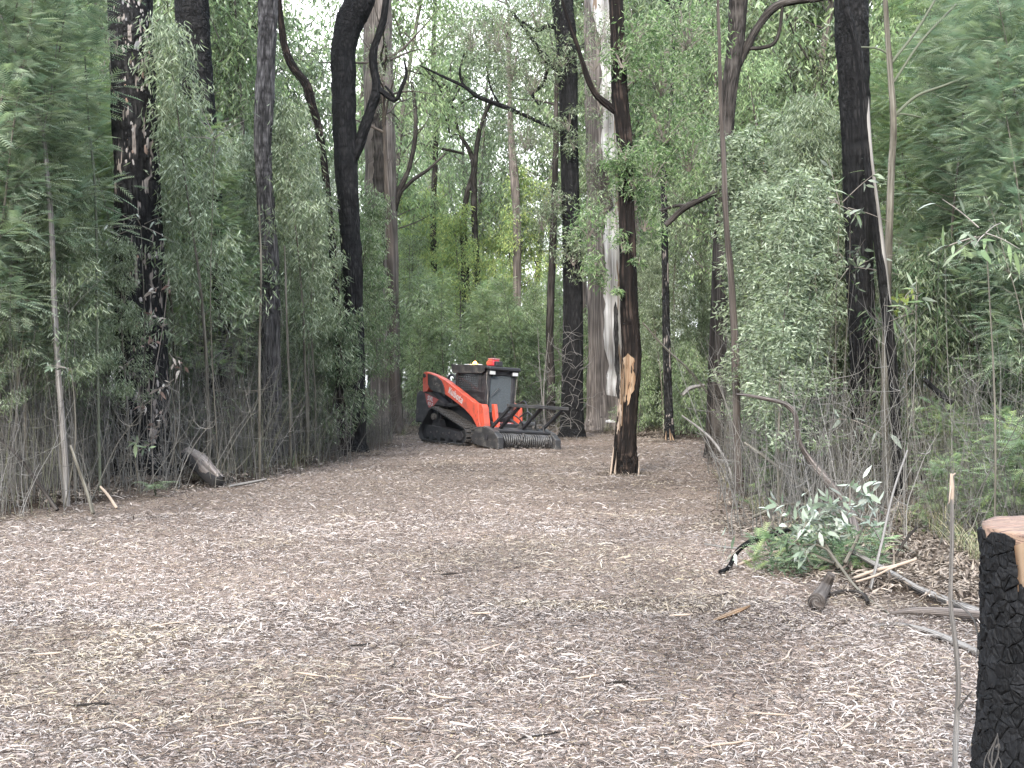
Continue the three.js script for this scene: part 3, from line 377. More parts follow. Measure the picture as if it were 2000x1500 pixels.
// leaves that sprout from the burnt trunks themselves
{
  const r = rngOf(2024);
  const sprout = (T, d, spots, pal, L = 0.1, W = 0.021) => { const lv = new Leaves(), wd = []; for (const [x, y, R, n0, dz = 0] of spots) { const n = n0 * 1.9, at = P(x, y, d + dz).sub(T.base); const k = Math.max(1, Math.round(n / 40)); for (let i = 0; i < k; i++) { const c = at.clone().addScaledVector(randDir(r), R * 0.8 * Math.cbrt(r())); wd.push(tube([[at.clone().add(V((r() - 0.5) * 0.05, -R * 0.4, 0)), 0.009], [c.clone().lerp(at, 0.4).add(V(0, 0.05, 0)), 0.006], [c, 0.003]], 4, { cap: false })); clumpAt(lv, c, R * 0.42, 40, pal, r, L, W); } } mesh('sprout_twigs', mg(wd), M.twig, T.t); mesh('foliage', lv.geo(), M.leaf, T.t); };
  sprout(split, 21.3, [[1222, 300, 0.42, 260, -0.3], [1238, 350, 0.4, 240, -0.2], [1204, 330, 0.35, 160, -0.2], [1215, 110, 0.5, 260, -0.3], [1240, 60, 0.6, 300], [1290, 150, 0.9, 700, 0.5], [1300, 240, 0.9, 700, 0.6], [1340, 60, 0.9, 700, 0.5], [1270, 330, 0.7, 420, 0.4], [1345, 300, 0.8, 500, 0.8], [1218, 480, 0.28, 90, -0.2], [1246, 505, 0.26, 80], [1260, 430, 0.5, 260, 0.4], [1205, 560, 0.2, 50, -0.2], [1150, 440, 0.6, 330, 0.8], [1165, 520, 0.45, 220, 0.6]], PAL.eucGreen, 0.115, 0.024);
  sprout(straight, 36.6, [[1110, 240, 0.6, 180, -0.4], [1120, 280, 0.5, 150, -0.4], [1100, 110, 0.8, 260, -0.4], [1060, 420, 1.2, 420, -0.4], [1090, 380, 0.8, 260, -0.4], [1040, 150, 1.4, 620], [1000, 120, 1.4, 600], [1030, 260, 1.3, 520], [970, 60, 1.6, 700], [920, 60, 1.5, 600], [1050, 20, 1.3, 500], [1120, 500, 0.7, 200, -0.5], [1128, 470, 0.6, 160, -0.5], [1160, 110, 1.1, 300, 0.4], [1175, 200, 0.9, 240, 0.4], [1168, 60, 1.2, 300, 0.5], [1150, 320, 0.9, 200, 0.4], [1180, 400, 0.7, 160, 0.4]], PAL.euc, 0.15, 0.032);
}

// ------------------------------------------------------------------ young growth: wattles, gum saplings, shrubs
const PR = {};
const wattle = (seed, o = {}) => sapling({ h: 7, r0: 0.032, from: 0.27, nb: 50, bl: 1.25, rise: 0.45, seed, mode: 'frond', clumps: 6, per: 7, spread: 0.24, L: 0.2, pal: PAL.wattle, taperLen: 0.6, wander: 0.12, ...o });
const gumSap = (seed, o = {}) => sapling({ h: 6.5, r0: 0.03, from: 0.3, nb: 46, bl: 1.1, rise: 0.7, seed, clumps: 7, per: 18, spread: 0.22, L: 0.125, W: 0.022, pal: PAL.euc, ...o });
PR.wattle = [1, 2, 3].map(k => ({ ...wattle(100 + k) }));
PR.wattleBlue = [1, 2].map(k => ({ ...wattle(120 + k, { pal: PAL.wattleBlue, L: 0.22, droop: 1 }) }));
PR.gum = [1, 2, 3].map(k => ({ ...gumSap(140 + k, { pal: k === 2 ? PAL.eucPale.concat(PAL.euc) : PAL.euc }) }));
PR.gumGreen = [1, 2].map(k => ({ ...gumSap(160 + k, { pal: PAL.eucGreen.concat(PAL.euc), L: 0.12, W: 0.026 }) }));
PR.broad = [1, 2].map(k => ({ ...gumSap(180 + k, { pal: PAL.euc.concat(PAL.eucPale), L: 0.13, W: 0.036, from: 0.2, per: 15, droop: 0.35 }) }));
PR.bare = [1, 2, 3].map(k => ({ ...gumSap(200 + k, { h: 5, r0: 0.018, from: 0.15, nb: 30, bl: 0.7, clumps: 3, per: 9, dead: 0.4, rise: 1.0, wander: 0.16 }) }));
PR.far = [1, 2, 3].map(k => ({ ...sapling({ h: 18, r0: 0.17, from: 0.3, nb: 40, bl: 4.2, rise: 0.75, seed: 220 + k, clumps: 7, per: 34, spread: 0.62, L: 0.27, W: 0.062, pal: k === 2 ? PAL.far : PAL.far.concat(PAL.euc), taperLen: 0.5, wander: 0.1, radial: 8, sub: 0.16 }) }));
PR.farYellow = [1].map(k => ({ ...sapling({ h: 12, r0: 0.12, from: 0.2, nb: 42, bl: 3.2, rise: 0.6, seed: 240 + k, clumps: 7, per: 34, spread: 0.5, L: 0.22, W: 0.055, pal: PAL.farYellow, radial: 7, sub: 0.16 }) }));
PR.shrub = [1, 2].map(k => ({ ...sapling({ h: 2.4, r0: 0.02, from: 0.06, nb: 44, bl: 0.95, rise: 0.6, seed: 260 + k, clumps: 6, per: 16, spread: 0.16, L: 0.10, W: 0.017, pal: PAL.dark.concat(PAL.euc), wander: 0.2 }) }));
PR.farShrub = [1, 2].map(k => ({ ...sapling({ h: 2.4, r0: 0.02, from: 0.06, nb: 44, bl: 0.95, rise: 0.6, seed: 270 + k, clumps: 6, per: 14, spread: 0.18, L: 0.12, W: 0.024, pal: PAL.far.concat(PAL.euc), wander: 0.2 }) }));
PR.wattleFar = [1, 2].map(k => ({ ...wattle(130 + k, { pal: PAL.far.concat(PAL.wattle), from: 0.15 }) }));
PR.seedling = [1, 2].map(k => ({ ...wattle(280 + k, { h: 1.3, r0: 0.008, from: 0.08, nb: 26, bl: 0.5, clumps: 4, per: 5, spread: 0.08, L: 0.15 }) }));

const placed = [], zr = rngOf(4711);
// trunks that the photo shows clear: [from px, to px, its depth, share of the saplings before it that stay away]
const KEEP = [[30, 215, 20.0, 0.86], [330, 440, 20, 0.8], [1560, 1790, 19.2, 0.9], [185, 360, 20.2, 0.95], [488, 560, 24.5, 0.8], [645, 720, 28, 0.85], [1385, 1465, 16.4, 0.55], [1590, 1760, 19.6, 0.82], [1590, 1975, 17.7, 0.96], [1690, 1790, 17.6, 0.9], [330, 420, 25, 0.25]];
const MARKS = [[-400, 60, 'at the left edge'], [60, 200, 'left of the flaking trunk'], [200, 350, 'around the flaking trunk'], [350, 480, 'left of the grey trunk'], [480, 580, 'around the grey flaky trunk'], [580, 660, 'left of the forked tree'], [660, 770, 'around the forked tree'], [770, 860, 'behind the loader tail'], [860, 1000, 'behind the loader cab'], [1000, 1110, 'behind the mulching head'], [1110, 1215, 'around the white gum'], [1215, 1290, 'left of the slim black tree'], [1290, 1430, 'around the slim black tree'], [1430, 1560, 'by the red-barked trunk'], [1560, 1700, 'around the right-hand trunk'], [1700, 1800, 'around the leaning stem'], [1800, 1900, 'left of the stump top'], [1900, 2700, 'above the black stump']];
const ORD = ['leftmost', 'second from left', 'third from left', 'fourth from left', 'fifth from left', 'sixth from left', 'seventh from left', 'eighth from left', 'ninth from left', 'tenth from left', 'eleventh from left', 'twelfth from left'];
function zone(n, [x0, x1], [d0, d1], protos, [h0, h1], name, look, category, group, wm, lm, { margin = 0.35, gap = 0.45, parts } = {}) {
  const made = [];
  for (let k = 0, tries = 0; k < n && tries < n * 60; tries++) {
    const d = d0 + (d1 - d0) * zr(), px = x0 + (x1 - x0) * zr(), x = (px - 1000) * d / F;
    if (inClearing(x, d) > -margin - 0.3 * zr()) continue;
    if (KEEP.some(([a, b, dt, q]) => d < dt + 0.3 && px > a - 20 && px < b + 20 && zr() < q)) continue;
    if (placed.some(([X, D]) => (X - x) ** 2 + (D - d) ** 2 < gap * gap)) continue;
    placed.push([x, d]); k++;
    const pr = protos[Math.floor(zr() * protos.length)], u = zr(), s = h0 + (h1 - h0) * u;
    const o = plant(name, look, category, group, V(x, ground(x, d), -d), zr() * 6.283, s, pr, wm, lm, parts);
    const row = (d - d0) / (d1 - d0);
    made.push({ o, px, text: `${u > 0.66 ? 'tall' : u < 0.33 ? 'short' : 'middling'} ${look} ${MARKS.find(m => px >= m[0] && px < m[1])[2]}`, row: row < 0.5 ? 'front' : 'back' });
  }
  const by = {}; for (const m of made) (by[m.text] ??= []).push(m);
  for (const ls of Object.values(by)) {                       // what looks and stands alike is told apart by its row, then by its place in it
    if (ls.length === 1) { ls[0].o.userData.label = ls[0].text; continue; }
    for (const row of ['front', 'back']) { const q = ls.filter(m => m.row === row).sort((a, b) => a.px - b.px); q.forEach((m, i) => m.o.userData.label = `${m.text}, ${row} row${q.length > 1 ? ', ' + ORD[i] : ''}`); }
  }
}
// left of the clearing
zone(22, [-140, 470], [16.5, 26], PR.wattle, [0.85, 1.3], 'wattle_sapling', 'feathery green wattle', 'sapling', 'wattle saplings left of the clearing', M.stem, M.frond, { margin: 0.5 });
zone(12, [-120, 220], [15.6, 20], PR.wattleBlue, [0.8, 1.15], 'wattle_sapling', 'feathery blue-green wattle', 'sapling', 'blue-green wattles at the far left', M.stem, M.frond, { margin: 0.5 });
zone(26, [330, 700], [19, 31], PR.gum, [0.75, 1.25], 'gum_sapling', 'narrow-leaved gum', 'sapling', 'gum saplings among the left-hand trunks', M.stem, M.leaf);
zone(10, [-100, 330], [15.4, 19], PR.gum, [0.55, 0.8], 'gum_sapling', 'low narrow-leaved gum', 'sapling', 'gum saplings before the left-hand wattles', M.stem, M.leaf);
zone(10, [560, 800], [27, 37], PR.gumGreen, [0.6, 1.05], 'gum_sapling', 'green-leaved gum', 'sapling', 'gum saplings by the forked tree', M.stem, M.leaf);
zone(6, [590, 730], [24.5, 29], PR.shrub, [1.0, 1.5], 'shrub', 'dark dense shrub', 'shrub', 'dark shrubs below the forked tree', M.twigDark, M.leaf, { margin: 0.5 });
zone(26, [-60, 690], [15.3, 26], PR.bare, [0.65, 1.1], 'bare_sapling', 'bare grey sapling', 'sapling', 'bare saplings in the left-hand thicket', M.stem, M.leaf, { margin: 0.1, gap: 0.3 });
zone(16, [-150, 700], [27, 44], PR.far, [0.55, 0.8], 'gum_tree', 'background gum', 'tree', 'gum trees behind the left-hand thicket', M.stringy, M.leaf, { gap: 1.4, parts: ['trunk', 'crown'] });
// behind the loader
zone(16, [770, 1110], [41.5, 50], PR.wattleFar, [0.55, 0.85], 'wattle_sapling', 'soft green wattle', 'sapling', 'wattles behind the loader', M.stem, M.frond, { gap: 0.8 });
zone(8, [780, 1110], [44, 54], PR.gumGreen, [0.7, 1.0], 'gum_sapling', 'green-leaved gum', 'sapling', 'gum saplings behind the loader', M.stem, M.leaf, { gap: 0.9 });
zone(9, [1215, 1420], [37.5, 46], PR.gum, [0.75, 1.2], 'gum_sapling', 'dense far sapling', 'sapling', 'gum saplings behind the slim black trunk', M.stem, M.leaf, { gap: 0.8 });
zone(7, [1225, 1420], [36, 42], PR.farShrub, [0.8, 1.3], 'shrub', 'low dark shrub', 'shrub', 'shrubs at the far right end of the clearing', M.twigDark, M.leaf, { gap: 0.7 });
zone(7, [780, 1060], [56, 74], PR.farYellow, [0.75, 1.15], 'gum_tree', 'far yellow-green tree', 'tree', 'yellow-green trees far beyond the loader', M.stringy, M.leaf, { gap: 2.2, parts: ['trunk', 'crown'] });
zone(18, [700, 1460], [58, 100], PR.far, [0.7, 1.25], 'gum_tree', 'far leafy gum', 'tree', 'far gums beyond the clearing', M.stringy, M.leaf, { gap: 2.5, parts: ['trunk', 'crown'] });
zone(12, [660, 1480], [44, 70], PR.far, [1.25, 1.65], 'gum_tree', 'towering far gum', 'tree', 'towering gums beyond the clearing', M.stringy, M.leaf, { gap: 2.5, parts: ['trunk', 'crown'] });
zone(12, [-160, 640], [29, 46], PR.far, [0.95, 1.3], 'gum_tree', 'tall background gum', 'tree', 'tall gums behind the left-hand thicket', M.stringy, M.leaf, { gap: 1.6, parts: ['trunk', 'crown'] });
zone(12, [1440, 2160], [29, 46], PR.far, [0.95, 1.3], 'gum_tree', 'tall background gum', 'tree', 'tall gums behind the right-hand thicket', M.stringy, M.leaf, { gap: 1.6, parts: ['trunk', 'crown'] });
zone(30, [-140, 760], [18, 32], PR.shrub, [0.9, 1.7], 'shrub', 'undergrowth shrub', 'shrub', 'shrubs among the left-hand stems', M.twigDark, M.leaf, { margin: 0.9, gap: 0.5 });
zone(34, [1430, 2150], [14.5, 30], PR.shrub, [0.8, 1.6], 'shrub', 'undergrowth shrub', 'shrub', 'shrubs among the right-hand stems', M.twigDark, M.leaf, { margin: 0.9, gap: 0.5 });
zone(24, [-150, 2150], [34, 58], PR.farYellow.concat(PR.far), [0.4, 0.6], 'gum_tree', 'bushy background tree', 'tree', 'bushy trees behind the thickets', M.stringy, M.leaf, { gap: 1.4, parts: ['trunk', 'crown'] });
zone(26, [765, 1460], [42, 60], PR.farShrub, [1.4, 2.2], 'shrub', 'large far shrub', 'shrub', 'shrubs closing the far end', M.twigDark, M.leaf, { gap: 0.9 });
// right of the clearing
zone(15, [1450, 1690], [17, 26], PR.gum.concat(PR.broad), [0.7, 1.15], 'gum_sapling', 'dense gum sapling', 'sapling', 'gum saplings right of the clearing', M.stem, M.leaf);
zone(7, [1500, 1780], [14.2, 17.5], PR.broad, [0.5, 0.8], 'gum_sapling', 'broad-leaved gum sapling', 'sapling', 'broad-leaved saplings right of the clearing', M.stem, M.leaf);
zone(20, [1840, 2150], [14, 22], PR.wattleBlue, [0.8, 1.2], 'wattle_sapling', 'feathery blue-green wattle', 'sapling', 'blue-green wattles on the far right', M.stem, M.frond, { margin: 0.8 });
zone(9, [1760, 2120], [16, 24], PR.wattle, [0.9, 1.3], 'wattle_sapling', 'deep green wattle', 'sapling', 'tall wattles in the right-hand thicket', M.stem, M.frond);
zone(24, [1430, 2080], [12.5, 21], PR.bare, [0.5, 1.0], 'bare_sapling', 'bare grey sapling', 'sapling', 'bare saplings in the right-hand thicket', M.stem, M.leaf, { margin: 0.3, gap: 0.3 });
zone(16, [1450, 2050], [11, 19], PR.seedling, [0.6, 1.1], 'wattle_seedling', 'low wattle seedling', 'seedling', 'wattle seedlings on the right', M.greenStem, M.frond, { margin: 0.15, gap: 0.35 });
zone(14, [1430, 2150], [26, 46], PR.far, [0.55, 0.85], 'gum_tree', 'background gum', 'tree', 'gum trees behind the right-hand thicket', M.stringy, M.leaf, { gap: 1.4, parts: ['trunk', 'crown'] });
console.log('saplings and far trees', placed.length);

// ------------------------------------------------------------------ the tangle between them: dry stems, twigs, litter, grass
{
  const r = rngOf(606);
  const tangle = (seed, n, hh, w, messy) => { const q = rngOf(seed), gs = []; for (let i = 0; i < n; i++) { let p = V((q() - 0.5) * w, -0.05, (q() - 0.5) * w), d = V((q() - 0.5) * messy, 1, (q() - 0.5) * messy).normalize(); const h = hh * (0.4 + 0.7 * q()), pts = [[p, 0.0052 * (0.5 + 1.0 * q())]], rr = pts[0][1]; for (let k = 1; k <= 5; k++) { d.add(V((q() - 0.5) * messy * 0.7, (q() - 0.5) * messy * 0.35, (q() - 0.5) * messy * 0.7)).normalize(); p = p.clone().addScaledVector(d, h / 5); pts.push([p, rr * (1 - k / 6.5)]); } gs.push(tube(pts, 3, { cap: false })); for (let k = 0; k < 3; k++) { const o = pts[1 + Math.floor(q() * 4)][0], e = randDir(q); e.y = Math.abs(e.y) * 0.8; const l = h * (0.1 + 0.2 * q()); gs.push(tube([[o, rr * 0.55], [o.clone().addScaledVector(e, l * 0.5).add(V(0, -0.03, 0)), rr * 0.4], [o.clone().addScaledVector(e, l).add(V((q() - 0.5) * l, (q() - 0.3) * l * 0.5, 0)), 0.001]], 3, { cap: false })); } } return mg(gs); };
  const kinds = [tangle(1, 9, 2.6, 1.0, 0.22), tangle(2, 9, 2.2, 0.9, 0.3), tangle(3, 12, 1.3, 0.9, 0.8), tangle(4, 10, 1.7, 1.0, 0.5)], lists = kinds.map(() => []);
  const put = (n, [x0, x1], [d0, d1], bias, s0 = 1) => { for (let k = 0, t = 0; k < n && t < n * 40; t++) { const d = d0 + (d1 - d0) * r(), px = x0 + (x1 - x0) * r(), x = (px - 1000) * d / F; if (inClearing(x, d) > -0.1 - 0.35 * r()) continue; if (KEEP.some(([a, b, dt], i) => i > 2 && dt < 24 && d < dt && px > a && px < b && r() < 0.6)) { k++; continue; } k++; lists[r() < bias ? Math.floor(r() * 2) : 2 + Math.floor(r() * 2)].push([x, d, r() * 6.283, s0 * (0.7 + 0.6 * r())]); } };
  put(360, [-120, 800], [14.8, 27], 0.5, 1.15); put(110, [560, 800], [24, 36], 0.5, 0.8); put(420, [1410, 2150], [11.2, 22], 0.35, 1.0); put(90, [1400, 1560], [16, 30], 0.6); put(60, [780, 1420], [39, 46], 0.4, 0.9);
  const m4 = new THREE.Matrix4(), c = new THREE.Color(), m = std(1, 1, 1, 0.95);
  lists.forEach((ls, k) => { const im = new THREE.InstancedMesh(kinds[k], m, ls.length); im.name = numbered('undergrowth'); im.castShadow = im.receiveShadow = true; ls.forEach(([x, d, a, s], i) => { m4.compose(V(x, ground(x, d), -d), new THREE.Quaternion().setFromEuler(new THREE.Euler((r() - 0.5) * 0.2, a, (r() - 0.5) * 0.2)), V(s, s, s)); im.setMatrixAt(i, m4); const t = r(), b = 0.35 + 0.65 * r(); c.setRGB(...(t < 0.55 ? [0.15, 0.138, 0.12] : t < 0.8 ? [0.10, 0.092, 0.076] : t < 0.92 ? [0.23, 0.215, 0.195] : [0.12, 0.12, 0.07]).map(v => v * b)); im.setColorAt(i, c); }); kind(tag(im, 'dry grey stems and twigs crowding the forest floor beside the clearing'), 'stuff'); scene.add(im); });
  // litter and grasses on the uncleared floor
  const lit = (seed, grass) => { const q = rngOf(seed), lv = new Leaves(); for (let i = 0; i < (grass ? 70 : 420); i++) { const a = q() * 6.283, R = (grass ? 0.16 : 0.9) * Math.sqrt(q()), o = V(Math.cos(a) * R, 0.01 + 0.03 * q(), Math.sin(a) * R); if (grass) { const e = q() * 6.283, d = V(Math.cos(e) * (0.2 + 0.6 * q()), 1, Math.sin(e) * (0.2 + 0.6 * q())).normalize(); lv.bent(o, d, V(Math.cos(e), -0.3, Math.sin(e)).normalize(), 0.25 + 0.3 * q(), 0.007, shade([[0.10, 0.11, 0.055], [0.16, 0.145, 0.085], [0.075, 0.10, 0.045], [0.21, 0.185, 0.12]], q), -0.5); } else { const d = randDir(q); d.y *= 0.35; lv.leaf(o, d.normalize(), V((q() - 0.5) * 0.8, 1, (q() - 0.5) * 0.8).normalize(), 0.09 + 0.05 * q(), 0.022 + 0.01 * q(), shade(PAL.dead, q, 0.4)); } } return lv.geo(); };
  const strew = (geo, n, mat, name, label, zones, test, s0) => { const im = new THREE.InstancedMesh(geo, mat, n); let k = 0; for (let t = 0; t < n * 60 && k < n; t++) { const z = zones[Math.floor(r() * zones.length)], d = z[2] + (z[3] - z[2]) * r(), px = z[0] + (z[1] - z[0]) * r(), x = (px - 1000) * d / F; if (!test(inClearing(x, d))) continue; const s = s0 * (0.7 + 0.7 * r()); m4.compose(V(x, ground(x, d), -d), new THREE.Quaternion().setFromAxisAngle(V(0, 1, 0), r() * 6.283), V(s, s, s)); im.setMatrixAt(k++, m4); } im.count = k; im.name = numbered(name); im.castShadow = im.receiveShadow = true; kind(tag(im, label), 'stuff'); scene.add(im); };
  const all = [[-120, 800, 14.5, 30], [1400, 2150, 8.5, 24], [780, 1450, 36, 46]];
  strew(lit(5, false), 420, M.dryLeaf, 'leaf_litter', 'brown fallen leaves on the uncleared forest floor', all, q => q < -0.35, 0.75);
  { // bark and leaves shed round the trunks' feet
    const spots = [[1117, 36.4, 0.7, 7], [1188, 40.4, 1.0, 8], [1221, 21.25, 0.32, 5], [1308, 34.9, 0.4, 4], [287, 19.8, 0.7, 6], [530, 24.3, 0.5, 4], [692, 27.7, 0.5, 4], [1446, 16.3, 0.35, 3], [1700, 19, 0.6, 4]], im = new THREE.InstancedMesh(lit(9, false), M.dryLeaf, spots.reduce((n, q) => n + q[3], 0)); let k = 0;
    for (const [px, d, R, n] of spots) for (let i = 0; i < n; i++) { const g = G(px, d), t = r() * 6.283, x = g.x + Math.cos(t) * R * r(), dd = d + Math.sin(t) * R * r(), q = 0.30 + 0.25 * r(); m4.compose(V(x, ground(x, dd) + 0.01, -dd), new THREE.Quaternion().setFromAxisAngle(V(0, 1, 0), r() * 6.283), V(q, q * 1.5, q)); im.setMatrixAt(k++, m4); }
    im.name = numbered('bark_litter'); im.castShadow = im.receiveShadow = true; kind(tag(im, 'dark shed bark and leaves lying round the feet of the trunks'), 'stuff'); scene.add(im);
  }
  strew(lit(6, true), 50, M.dryLeaf, 'grass', 'straw and green grass tufts along the edge of the clearing', all, q => q < 0.05 && q > -2.2, 0.8);
}

// ------------------------------------------------------------------ the tracked loader with its mulching head (x forward, y up, z to its right)
{
  const K = {
    red: new THREE.MeshPhysicalMaterial({ color: lin(0.47, 0.068, 0.036), roughness: 0.42, clearcoat: 0.3, clearcoatRoughness: 0.35 }),
    grey: std(0.040, 0.040, 0.046, 0.5), greyWorn: std(0.062, 0.062, 0.064, 0.6), black: std(0.016, 0.016, 0.018, 0.6), rubber: std(0.022, 0.021, 0.021, 0.85), rubberTop: std(0.085, 0.078, 0.072, 0.9), steel: std(0.20, 0.195, 0.19, 0.45, { metalness: 0.3 }),
    ring: std(0.075, 0.072, 0.07, 0.4, { metalness: 0.3 }), dusty: std(0.17, 0.16, 0.15, 0.75), white: std(0.42, 0.42, 0.41, 0.4), maroon: std(0.28, 0.06, 0.055, 0.5), seat: std(0.05, 0.05, 0.055, 0.8),
    glass: new THREE.MeshPhysicalMaterial({ color: lin(0.26, 0.29, 0.31), roughness: 0.08, transmission: 0.74, thickness: 0, ior: 1.5 }),
    case_: std(0.36, 0.02, 0.03, 0.4), palecase: std(0.30, 0.13, 0.13, 0.5),
  };
  const dust = dataTex(256, 256, (u, v) => { const a = pn(u * 8, v * 8, 3, 8, 8), b = pn(u * 40, v * 40, 4, 40, 40), q = smooth(0.45, 0.85, 0.65 * a + 0.35 * b); return [1 - 0.22 * q, 0.94 - 0.10 * q + 0.05 * b, 0.92 - 0.05 * q]; }, true); dust.repeat.set(1.3, 1.3);
  const grime = dataTex(256, 256, (u, v) => { const a = pn(u * 6, v * 6, 13, 6, 6), b = pn(u * 50, v * 50, 14, 50, 50), q = smooth(0.5, 0.8, 0.6 * a + 0.4 * b); return [0.55 + 0.45 * q, 0.54 + 0.42 * q, 0.54 + 0.36 * q]; }, true); grime.repeat.set(1.6, 1.6);
  K.red.map = dust; for (const k of ['grey', 'greyWorn', 'steel', 'dusty', 'rubberTop']) { K[k].map = grime; K[k].color.multiplyScalar(1.35); }
  const C = G(922, 33);
  const t = thing('tracked_loader', 'orange and grey tracked loader with mulching head, parked at the far end of the clearing', 'loader', V(C.x, 0.0, C.z));
  t.rotation.order = 'YXZ'; t.rotation.set(-0.06, -55 * Math.PI / 180, -0.025);
  const ext = (pts, z0, z1, bevel = 0.008, holes = []) => { const s = new THREE.Shape(pts.map(p => new THREE.Vector2(...p))); for (const h of holes) s.holes.push(new THREE.Path(h.map(p => new THREE.Vector2(...p)))); const g = new THREE.ExtrudeGeometry(s, { depth: z1 - z0 - 2 * bevel, bevelEnabled: bevel > 0, bevelSize: bevel, bevelThickness: bevel, bevelSegments: 2, bevelOffset: -bevel }); g.translate(0, 0, z0 + bevel); return g; };
  const box = (x0, x1, y0, y1, z0, z1, r = 0.012) => { const g = new RoundedBoxGeometry(x1 - x0, y1 - y0, z1 - z0, 2, Math.min(r, (x1 - x0) / 2.1, (y1 - y0) / 2.1, (z1 - z0) / 2.1)); g.translate((x0 + x1) / 2, (y0 + y1) / 2, (z0 + z1) / 2); return g; };
  const rod = (a, b, r, seg = 12) => { const A = V(...a), B = V(...b), g = new THREE.CylinderGeometry(r, r, A.distanceTo(B), seg); g.applyQuaternion(new THREE.Quaternion().setFromUnitVectors(V(0, 1, 0), B.clone().sub(A).normalize())); g.translate(...A.add(B).multiplyScalar(0.5).toArray()); return g; };
  const bar = (a, b, w, h) => { const A = V(...a), B = V(...b), g = new RoundedBoxGeometry(w, A.distanceTo(B), h, 2, 0.012); g.applyQuaternion(new THREE.Quaternion().setFromUnitVectors(V(0, 1, 0), B.clone().sub(A).normalize())); g.translate(...A.add(B).multiplyScalar(0.5).toArray()); return g; };
  const disc = (x, y, z0, z1, r, seg = 24) => { const g = new THREE.CylinderGeometry(r, r, z1 - z0, seg); g.rotateX(Math.PI / 2); g.translate(x, y, (z0 + z1) / 2); return g; };
  // the loop round three wheels
  const wheels = [[-0.98, 0.235, 0.20], [0.94, 0.235, 0.20], [-0.60, 0.66, 0.21]];
  const hull = e => { const p = []; for (const [x, y, r] of wheels) for (let i = 0; i < 40; i++) { const a = i / 40 * 6.2832; p.push([x + Math.cos(a) * (r + e), y + Math.sin(a) * (r + e)]); } p.sort((a, b) => a[0] - b[0] || a[1] - b[1]); const cr = (o, a, b) => (a[0] - o[0]) * (b[1] - o[1]) - (a[1] - o[1]) * (b[0] - o[0]), h = []; for (const q of p) { while (h.length > 1 && cr(h[h.length - 2], h[h.length - 1], q) <= 0) h.pop(); h.push(q); } const n = h.length + 1; for (const q of p.slice(0, -1).reverse()) { while (h.length >= n && cr(h[h.length - 2], h[h.length - 1], q) <= 0) h.pop(); h.push(q); } h.pop(); return h; };
  for (const s of [1, -1]) {
    const zo = s * 0.74, z0 = zo - 0.225, z1 = zo + 0.225;
    const tr = mesh('track', ext(hull(0.035), z0, z1, 0.006, [hull(0.0).reverse()]), K.rubber, t);
    const path = hull(0.035), lugs = []; let acc = 0, row = 0;
    for (let i = 0; i < path.length; i++) { const a = path[i], b = path[(i + 1) % path.length], L = Math.hypot(b[0] - a[0], b[1] - a[1]); while (acc < L) { const f = acc / L, x = a[0] + (b[0] - a[0]) * f, y = a[1] + (b[1] - a[1]) * f, an = Math.atan2(b[1] - a[1], b[0] - a[0]); for (const k of [0, 1, 2]) { if ((row + k) % 2) { const g = new RoundedBoxGeometry(0.07, 0.04, 0.145, 1, 0.008); g.rotateZ(an); g.translate(x + Math.sin(an) * 0.012, y - Math.cos(an) * 0.012, z0 + 0.075 + k * 0.15); lugs.push(g); } } acc += 0.062; row++; } acc -= L; }
    mesh('tread', mg(lugs), K.rubberTop, tr);
    mesh('track_frame', mg([ext([[-0.86, 0.10], [0.84, 0.10], [0.92, 0.22], [0.86, 0.33], [-0.35, 0.40], [-0.84, 0.42], [-0.92, 0.28]], zo - 0.16, zo + 0.17, 0.012), ext([[-0.80, 0.36], [-0.32, 0.36], [-0.44, 0.62], [-0.72, 0.62]], zo - 0.1, zo + 0.08)]), K.grey, t);
    const wl = mesh('sprocket', mg([disc(-0.6, 0.66, zo - 0.08, zo + 0.10, 0.165, 28), disc(-0.6, 0.66, zo + 0.1, zo + 0.14, 0.07)]), K.black, t);
    const tt = []; for (let i = 0; i < 18; i++) { const a = i / 18 * 6.283, g = new RoundedBoxGeometry(0.03, 0.05, 0.1, 1, 0.005); g.rotateZ(a + Math.PI / 2); g.translate(-0.6 + Math.cos(a) * 0.175, 0.66 + Math.sin(a) * 0.175, zo); tt.push(g); } mesh('sprocket_tooth', mg(tt), K.steel, wl);
    mesh('hub_cover', disc(-0.6, 0.66, zo + s * 0.10 - 0.02, zo + s * 0.16 + 0.02, 0.085), K.dusty, t);
    for (let i = 0; i < 4; i++) mesh('track_roller', mg([disc(-0.62 + i * 0.4, 0.115, zo - 0.19, zo + 0.19, 0.10)]), K.black, t);
    for (let i = 0; i < 5; i++) mesh('bolt', disc(-0.66 + i * 0.31, 0.24 + (i % 2) * 0.03, zo + s * 0.17 - 0.015, zo + s * 0.17 + 0.015, 0.026, 10), K.steel, t);
    for (const x of [-0.98, 0.94]) mesh('idler_wheel', disc(x, 0.235, zo - 0.12, zo + 0.12, 0.19, 28), K.black, t);
  }
  mesh('chassis', mg([box(-1.5, 1.05, 0.34, 0.98, -0.5, 0.5, 0.03), box(-0.3, 1.2, 0.55, 0.9, -0.46, 0.46, 0.02)]), K.black, t);
  mesh('engine_housing', mg([ext([[-1.72, 0.46], [-1.74, 1.24], [-1.6, 1.33], [-0.95, 1.30], [-0.28, 1.02], [-0.28, 0.95], [-0.95, 0.95], [-1.22, 0.62], [-1.26, 0.46]], -0.8, 0.8, 0.03), ext([[-1.6, 1.3], [-1.5, 1.62], [-0.9, 1.66], [-0.32, 1.5], [-0.3, 1.0], [-1.0, 1.2]], -0.56, 0.56, 0.03)]), K.grey, t);
  mesh('exhaust_bend', new THREE.TorusGeometry(0.14, 0.035, 10, 20, Math.PI).rotateY(0.2).translate(-0.75, 1.68, 0.3), K.black, t);
